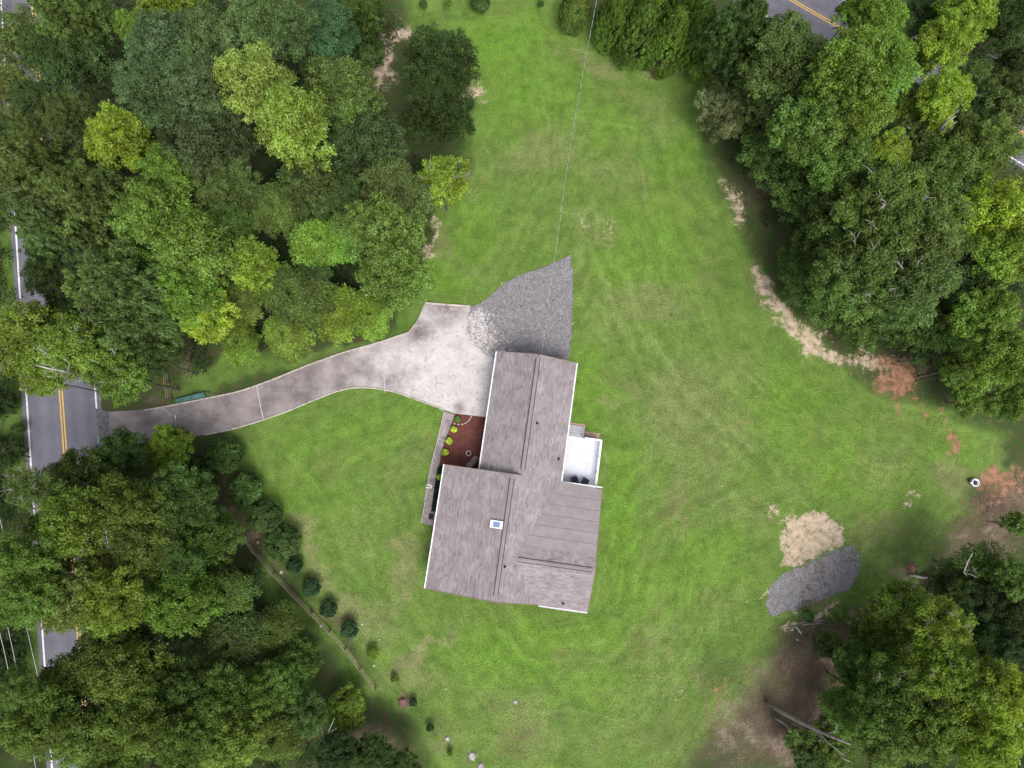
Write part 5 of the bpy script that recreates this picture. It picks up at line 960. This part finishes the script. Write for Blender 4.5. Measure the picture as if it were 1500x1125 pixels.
# grass tufts on the lawn: real blades, thicker where the lawn is lush and along the edges
GRASS = NT('grass_blade', 0.85, 0.08); _p = GRASS.pos(); _g = GRASS.n('ShaderNodeNewGeometry')
_c = GRASS.mix(GRASS.attr('lush'), (0.100, 0.156, 0.034), (0.108, 0.200, 0.024)); _c = GRASS.mix(GRASS.attr('dry'), _c, (0.165, 0.168, 0.070))
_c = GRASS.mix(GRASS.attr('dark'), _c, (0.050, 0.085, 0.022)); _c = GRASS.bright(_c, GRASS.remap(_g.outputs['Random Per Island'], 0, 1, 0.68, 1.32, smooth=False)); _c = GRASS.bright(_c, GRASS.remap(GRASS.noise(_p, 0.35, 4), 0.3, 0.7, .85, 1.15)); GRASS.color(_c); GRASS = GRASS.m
rng = np.random.default_rng(31); n = 150000; x = rng.uniform(-34, 46, n); y = rng.uniform(-32, 50, n); px_, py_ = to_px(x, y); keep = in_poly(px_, py_, LAWN+[]) | in_poly(px_, py_, [(330, 540), (480, 500), (600, 440), (640, 440), (600, 490), (480, 530), (330, 585)])
for q in (DRIVE, GRAVEL, BED, SAND, [(640, 600), (668, 607), (640, 775), (612, 770)], [(700, 500), (850, 520), (890, 720), (870, 900), (615, 870), (640, 680)]): keep &= ~in_poly(px_, py_, q)
keep &= (nz(x, y, .9, 91)*.6+nz(x, y, .35, 92)*.4) > rng.uniform(.2, .8, n); x, y = x[keep], y[keep]; n = len(x)
ii = np.clip(np.searchsorted(gx, x), 0, nx-1); jj = np.clip(np.searchsorted(gy, y), 0, ny-1)
bare = np.maximum(np.maximum(dirt, clay), straw)[jj, ii] < rng.uniform(.35, .8, len(x)); x, y, ii, jj = x[bare], y[bare], ii[bare], jj[bare]; n = len(x)
L = rng.uniform(.10, .26, n); V = leaves(np.stack([x, y, rng.uniform(.015, .05, n)], -1), np.array([0, 0, 1.])+rng.normal(size=(n, 3))*.35, np.stack([rng.normal(size=n), rng.normal(size=n), np.full(n, .25)], -1), L, L*rng.uniform(.22, .45, n))
gm = mesh_np('grass', V, quads(V), mats=GRASS)
for nm, a in (('lush', lush[jj, ii]), ('dry', np.clip(dry[jj, ii]+rng.uniform(-.25, .25, n), 0, 1)), ('dark', np.clip(dark_grass_and_shade+litter, 0, 1)[jj, ii])): at = gm.attributes.new(nm, 'FLOAT', 'POINT'); at.data.foreach_set('value', np.repeat(a, 4).astype(np.float32))  # 'dark' gives the blades the same painted shade, dark verge and litter tone
tag(link(bpy.data.objects.new('grass', gm)), kind='stuff')

# pine straw, twigs and dead leaves lying on the bare ground
DEB = island('dead_leaf', [(0.065, 0.045, 0.033), (0.12, 0.082, 0.060), (0.20, 0.145, 0.110), (0.14, 0.10, 0.065)], 0.95, 0.2, 1.0)
rng = np.random.default_rng(41); n = 160000; x = rng.uniform(-50, 60, n); y = rng.uniform(-34, 52, n)
ii = np.clip(np.searchsorted(gx, x), 0, nx-1); jj = np.clip(np.searchsorted(gy, y), 0, ny-1); k = np.maximum(straw, litter*.45)[jj, ii]+(nz(x, y, 1.1, 93)-.5)*.9 > rng.uniform(.5, 1.0, n)
px_, py_ = to_px(x, y); k &= ~in_poly(px_, py_, DRIVE) & (seg_dist(x, y, [(q.x, q.y) for q in cen], False) > W2+.6) & (seg_dist(x, y, [(q.x, q.y) for q in cen2], False) > W2+.6); x, y = x[k], y[k]; n = len(x)
L = rng.uniform(.08, .26, n); V = leaves(np.stack([x, y, rng.uniform(.012, .04, n)], -1), np.array([0, 0, 1.])+rng.normal(size=(n, 3))*.25, rng.normal(size=(n, 3)), L, L*rng.uniform(.12, .5, n))
tag(link(bpy.data.objects.new('fallen_leaves', mesh_np('fallen_leaves', V, quads(V), mats=DEB))), kind='stuff')

# ------------------------------------------------------------------ fences
RAILM = plain('weathered_rail', (.255, .205, .145), .9, .25, 3); POSTM = plain('fence_post_wood', (.13, .10, .075), .9, .25, 3)
def fence(posts, label, name='rail_fence', rails=(.26, .72, 1.18)):
    W_ = PL(posts); o = W_[0].copy(); r = empty(name, o, 0, label, 'fence')
    for w in W_: MB().box(-.055, -.055, 0, .055, .055, 1.22).build('post', POSTM, r).location = w-o
    for a, b in zip(W_[:-1], W_[1:]):
        for z in rails:
            j = lambda: random.uniform(-.02, .02); d = (b-a).normalized(); s = Vector((-d.y, d.x, 0))*.075
            MB().bar(a-o+s+d*.01+Vector((0, 0, z+j())), b-o+s-d*.01+Vector((0, 0, z+j())), .035, .085).build('rail', RAILM, r)
    return r
fence([(349, 774), (376, 808), (403, 840), (431, 869.5), (458, 897), (484, 923.5), (507, 949), (529, 978), (551, 1006)], 'brown three rail fence running diagonally past the round shrubs')
fence([(253, 585), (249.5, 562), (247, 540), (245, 516)], 'short brown rail fence in the grass above the driveway')
# teal trough-like panel on the grass by the drive
A_, B_ = P(258, 586.5), P(301, 577.5); r = empty('teal_panel', (A_+B_)/2, math.atan2((B_-A_).y, (B_-A_).x), 'long narrow teal panel lying in the grass above the driveway', 'panel')
TEAL = plain('faded_teal', (.045, .115, .095), .7, .25, 2); L = (B_-A_).length/2
MB().hexa([(-L, -.22, .05), (L, -.3, .05), (L, .16, .05), (-L, .05, .05)], [(-L, -.22, .12), (L, -.3, .14), (L, .16, .36), (-L, .05, .30)]).build('sheet', TEAL, r)
MB().bar((-L, .09, .3), (L+.1, .2, .36), .06, .10).build('edge_frame', DARK, r); MB().bar((L+.05, .24, .3), (L+.55, .0, .12), .07, .08).build('end_frame', DARK, r)
# bare sapling at the drive edge, dead branches
def bare_tree(px0, py0, pts, rad, label, name='bare_tree', mat=DEADWOOD, cat='tree', forks=()):
    o = P(px0, py0); r = empty(name, o, 0, label, cat); W_ = [P(a, b, z)-o for a, b, z in pts]; n = len(W_)
    MB().tube(W_, [rad*(1-.7*i/(n-1)) for i in range(n)], 7).build('trunk', mat, r, True)
    for f in forks: MB().tube([P(a, b, z)-o for a, b, z in f], [rad*.45]+[rad*.18]*(len(f)-1), 5).build('branch', mat, r, True)
    return r
bare_tree(258, 634, [(258, 634, 0), (257.5, 624, 1.2), (257, 614, 2.2), (256.5, 606, 3)], .09, 'pale bare sapling with forked top at the driveway edge', forks=[[(256.5, 607, 2.9), (248, 607, 3.3), (243, 601, 3.8), (236, 596, 4.2)], [(256.5, 607, 2.9), (261, 604, 3.4), (264, 603, 3.7)], [(256.5, 606, 3), (255, 601, 3.5), (252, 599, 3.8)]])
bare_tree(1122, 1028, [(1122, 1029, 0), (1150, 1046, 3.5), (1180, 1062, 7), (1215, 1078, 10), (1245, 1090, 12)], .22, 'long grey bole leaning over the brown straw ground', mat=plain('grey_bole', (.20, .175, .165), .95, .25, 3), forks=[[(1190, 1066, 7.6), (1203, 1082, 8), (1200, 1086, 8.2)], [(1210, 1076, 9.6), (1224, 1070, 10.5), (1226, 1062, 11)], [(1196, 1070, 8), (1215, 1090, 9), (1238, 1108, 10)]])
bare_tree(1136, 1052, [(1136, 1052, 0), (1145, 1058, 1.2), (1153, 1063, 2.4)], .11, 'short grey stub trunk below the long leaning bole', forks=[[(1150, 1061, 2), (1156, 1068, 3)]])
bare_tree(1192, 1084, [(1192, 1084, 0), (1204, 1092, 2.5), (1222, 1104, 4.5), (1245, 1116, 6)], .10, 'mottled pale thin trunk below the long leaning bole', mat=PALEBARK, forks=[[(1222, 1104, 4.5), (1235, 1104, 5.5)]])
bare_tree(1242, 911, [(1242, 911, 0), (1256, 917, 1.6), (1270, 922, 3.2), (1290, 930, 5)], .20, 'pale grey trunk rising into the lower right woods', mat=PALEBARK, forks=[[(1270, 922, 3.2), (1280, 921, 4)]])
bare_tree(1468, 771, [(1468, 771, 0), (1478, 772, 2.2), (1492, 773, 5)], .17, 'pale trunk at the right edge with a small crown', mat=PALEBARK, forks=[[(1484, 772, 3.5), (1492, 768, 5)]])
bare_tree(1320, 508, [(1320, 508, 0), (1330, 506, 1.6), (1342, 502, 3.5)], .24, 'grey bole showing above the red clay patch', mat=PALEBARK, forks=[[(1336, 504, 2.6), (1344, 508, 4)]])
bare_tree(1378, 190, [(1372, 196, 12.5), (1382, 184, 14), (1390, 176, 15), (1400, 170, 15.6)], .12, 'white dead branches sticking out of the right woods', name='dead_branches', cat='branch', forks=[[(1376, 192, 13), (1388, 186, 14.4), (1402, 178, 15.2)], [(1376, 192, 13), (1394, 190, 14), (1396, 184, 15)], [(1380, 186, 13.8), (1392, 170, 15.4)], [(1375, 193, 12.8), (1384, 190, 14)]])
bare_tree(75, 540, [(108, 547, 13), (90, 543, 15), (72, 540, 16), (52, 535, 16.4)], .10, 'white dead boughs above the road at the left', name='dead_branches', cat='branch', forks=[[(85, 542, 15.4), (72, 535, 16.2), (60, 532, 16.6)], [(88, 543, 15), (80, 552, 15.6), (68, 551, 16)], [(98, 545, 14), (102, 532, 15), (92, 524, 15.8)]])
bare_tree(475, 1085, [(470, 1112, 0), (474, 1092, 2.5), (482, 1070, 4.5), (490, 1052, 6)], .05, 'bare grey branches among the dark trees near the bottom edge', forks=[[(474, 1092, 2.5), (466, 1078, 4), (464, 1062, 5)], [(480, 1075, 4.2), (494, 1066, 5.4)], [(472, 1100, 1.6), (484, 1092, 3), (496, 1086, 4)], [(476, 1086, 3), (470, 1066, 5)]])
bare_tree(1400, 838, [(1440, 855, 4), (1420, 848, 6), (1412, 838, 7.5), (1418, 822, 9), (1425, 810, 10)], .09, 'twisted bare white boughs left of the thin tree', name='dead_branches', cat='branch', forks=[[(1420, 848, 6), (1426, 862, 6.5), (1412, 866, 7), (1400, 861, 7.4)], [(1412, 838, 7.5), (1418, 840, 8), (1432, 846, 8)]])
bare_tree(1444, 80, [(1444, 80, 9), (1460, 87, 9.4), (1478, 95, 9.8), (1491, 100, 10)], .16, 'grey leaning bole in the dark gap at the top right', name='leaning_bole', forks=[[(1480, 96, 9.7), (1474, 104, 9)], [(1454, 84, 9.2), (1461, 78, 9.6)]])
# logs and poles on the ground
def log(a, b, rad, label, mat, name='fallen_pole', cat='log', group=None):
    A, B = P(*a), P(*b); o = (A+B)/2; r = empty(name, o, math.atan2((B-A).y, (B-A).x), label, cat, group); L = (B-A).length/2
    MB().tube([(-L, 0, rad), (-L*.3, rad*.4, rad*1.1), (L*.4, -rad*.3, rad), (L, 0, rad*.8)], [rad, rad*.95, rad*.85, rad*.6], 7).build('log', mat, r, True)
    for s, x in ((1, .3), (-1, -.2)): MB().tube([(L*x, 0, rad), (L*x+.2, s*.22, rad*1.6)], [rad*.35, rad*.15], 5).build('branch_stub', mat, r)
LOGM = plain('old_log', (.22, .175, .165), .95, .25, 3)
log((1172, 912), (1209, 908.5), .075, 'thin fallen pole below the gravel heap, upper of two', LOGM, group='fallen poles'); log((1174, 915), (1209, 912), .065, 'thin fallen pole below the gravel heap, lower of two', LOGM, group='fallen poles')
log((1330, 843), (1357, 846), .13, 'grey fallen log beside the rusty brown stump', PALEBARK); log((1165, 918), (1174, 928), .09, 'short grey log at the left end of the fallen poles', PALEBARK)
def stump(px, py, r_, h, mat, label, chip=False):
    o = P(px, py); r = empty('tree_stump', o, 0, label, 'stump'); rnd = random.Random(px); m = MB(); n = 11; b = [(math.cos(6.283*i/n)*r_*rnd.uniform(1.1, 1.6), math.sin(6.283*i/n)*r_*rnd.uniform(1.1, 1.6), 0) for i in range(n)]
    t = [(math.cos(6.283*i/n)*r_*rnd.uniform(.8, 1.05), math.sin(6.283*i/n)*r_*rnd.uniform(.8, 1.05), h*rnd.uniform(.75, 1.1)) for i in range(n)]; m.hexa(b, t); m.build('stump', mat, r)
    for i in range(4):
        a = rnd.uniform(0, 6.28); d = Vector((math.cos(a), math.sin(a), 0)); MB().tube([d*r_*.6+Vector((0, 0, h*.5)), d*r_*1.4+Vector((0, 0, .08)), d*r_*2.3+Vector((0, 0, .0))], [r_*.35, r_*.2, r_*.06], 5).build('root', mat, r)
stump(590, 1028, .3, .3, plain('red_brown_stump', (.16, .085, .07), .95, .3), 'reddish stump in a mulch ring below the fence end'); stump(656, 1082, .16, .16, PALEBARK, 'small whitish stump on the lower lawn, upper one'); stump(691, 1107, .26, .2, PALEBARK, 'whitish rooty stump on the lower lawn, larger one'); stump(704, 1122, .22, .18, plain('mauve_stump', (.26, .21, .22), .95, .3), 'mauve grey stump cut by the bottom edge'); stump(755, 1028, .14, .12, PALEBARK, 'pale low stump in the brown grass right of the tiny shrubs')
stump(1334, 832, .34, .5, plain('rusty_stump', (.22, .12, .08), .95, .3), 'rusty brown stump at the edge of the lower right woods')
rr = empty('rusty_ring', P(378.5, 795), 0, 'dark rusty ring lying by the fence next to the big round shrub', 'ring'); MB().ring((0, 0, .1), .24, .05, 20, 8, squash=1.8).build('ring', plain('dark_rust', (.055, .028, .024), .9, .3), rr, True); MB().lathe((0, 0, 0), [(.2, .06), (.001, .07)], 14).build('ash', plain('ash', (.18, .13, .12), .95), rr)
# white tub with a ball
tb = empty('white_tub', P(1425.5, 707), math.radians(-15), 'white rounded tub with dark opening at the edge of the red clay', 'tub')
WP = plain('white_plastic', (.66, .64, .68), .4, .05); MB().lathe((0, 0, 0), [(.30, 0), (.39, .12), (.41, .34), (.38, .40), (.33, .41), (.27, .36), (.24, .14), (.001, .12)], 20).build('shell', WP, tb, True)
MB().lathe((-.06, 0, 0), [(.24, .20), (.20, .375), (.12, .385), (.001, .385)], 14).build('dark_interior', DARK, tb, True); MB().box(-.62, -.02, .1, -.3, .2, .34).build('dark_lip', DARK, tb)
MB().lathe((-.40, -.10, .30), [(.001, -.12), (.07, -.10), (.115, -.02), (.115, .03), (.07, .10), (.001, .12)], 12).build('white_knob', WP, tb, True)
# scattered pale stones
SM = plain('pale_fieldstone', (.40, .36, .33), .9, .25, 4); rnd = random.Random(3)
for i, (px, py, s, lab) in enumerate(((412, 838, .22, 'white stone between the fence and the small shrub'), (470, 917, .14, 'pale stone on the wood side of the fence'), (530, 915, .12, 'pale stone right of the lowest blue green shrub'), (548, 975, .14, 'pale stone below the small yellow green shrub'), (653, 1009, .1, 'tiny white stone on the lower lawn'), (1168, 937, .13, 'white stone in the brown straw'), (556, 937, .1, 'tiny pale stone above the yellow green shrub'), (1160, 915+8, .12, 'pale stone at the left of the fallen poles'))):
    o = P(px, py); r = empty('stone', o, rnd.uniform(0, 6), lab, 'stone'); n = 7
    b = [(math.cos(6.283*k/n)*s*rnd.uniform(.7, 1.1), math.sin(6.283*k/n)*s*rnd.uniform(.6, 1), 0) for k in range(n)]; MB().hexa(b, [(x*.75, y*.75, s*rnd.uniform(.5, .8)) for x, y, z in b]).build('stone', SM, r)
# ------------------------------------------------------------------ cables
CABL = plain('pale_cable', (.42, .42, .42), .6, .05); CABD = plain('dark_cable', (.05, .06, .06), .6, .05)
pts = [P(794, 517, ZG+.10), P(804, 440, 4.5), P(815, 364, 4.7), P(829, 255, 5.2), P(855, 100, 6.1), P(874, 0, 6.8), P(893, -100, 7.6)]
line = smooth_line(resample(pts, .11), 120); r = empty('service_cable', pts[0], 0, 'twisted service cable crossing the upper lawn to the garage gable', 'cable')
for k, (mt, ph) in enumerate(((CABL, 0), (CABD, math.pi))):
    q = []
    for i, p in enumerate(line):
        d = (line[min(i+1, len(line)-1)]-line[max(i-1, 0)]).normalized(); s = Vector((-d.y, d.x, 0)).normalized(); a = ph+i*.11*2*math.pi/1.0; q.append(p-pts[0]+(s*math.cos(a)+s.cross(d)*math.sin(a))*.014)
    MB().tube(q, .014, 5).build('strand', mt, r, True)
m = MB(); m.tube([hl(GU, .1, ZG-.1)+Vector((0, 0, 0)), hl(GU, .1, ZG+.35)], .035, 8); m.build('service_mast', DARK, house)
for a, b, z, lab in (((0, 905), (26, 1022), 8.5, 'pale utility wire at the left edge, middle of three'), ((12, 840), (52, 1006), 8.0, 'pale utility wire nearest the road at the lower left'), ((-1, 960), (12, 1020), 8.8, 'pale utility wire closest to the left edge')):
    A, B = P(*a, z), P(*b, z); d = (B-A); A2 = A-d*2.2; B2 = B+d*1.5; r = empty('utility_wire', A, 0, lab, 'wire', 'wires along the left road')
    MB().tube([A2.lerp(B2, t)-A-Vector((0, 0, .6*math.sin(t*math.pi))) for t in np.linspace(0, 1, 20)], .022, 5).build('wire', CABL, r)
for a, b, lab in (((1366, 3), (1386, 14), 'grey utility wire beyond the road at the top right, left piece'), ((1432, 38), (1452, 48), 'grey utility wire beyond the road at the top right, lower piece')):
    A, B = P(*a, 9), P(*b, 9); d = (B-A).normalized(); r = empty('utility_wire', A, 0, lab, 'wire', 'wires along the far road'); MB().tube([d*(-25)+Vector((0, 0, .4)), d*0, d*25+Vector((0, 0, .4))], .02, 5).build('wire', CABL, r)
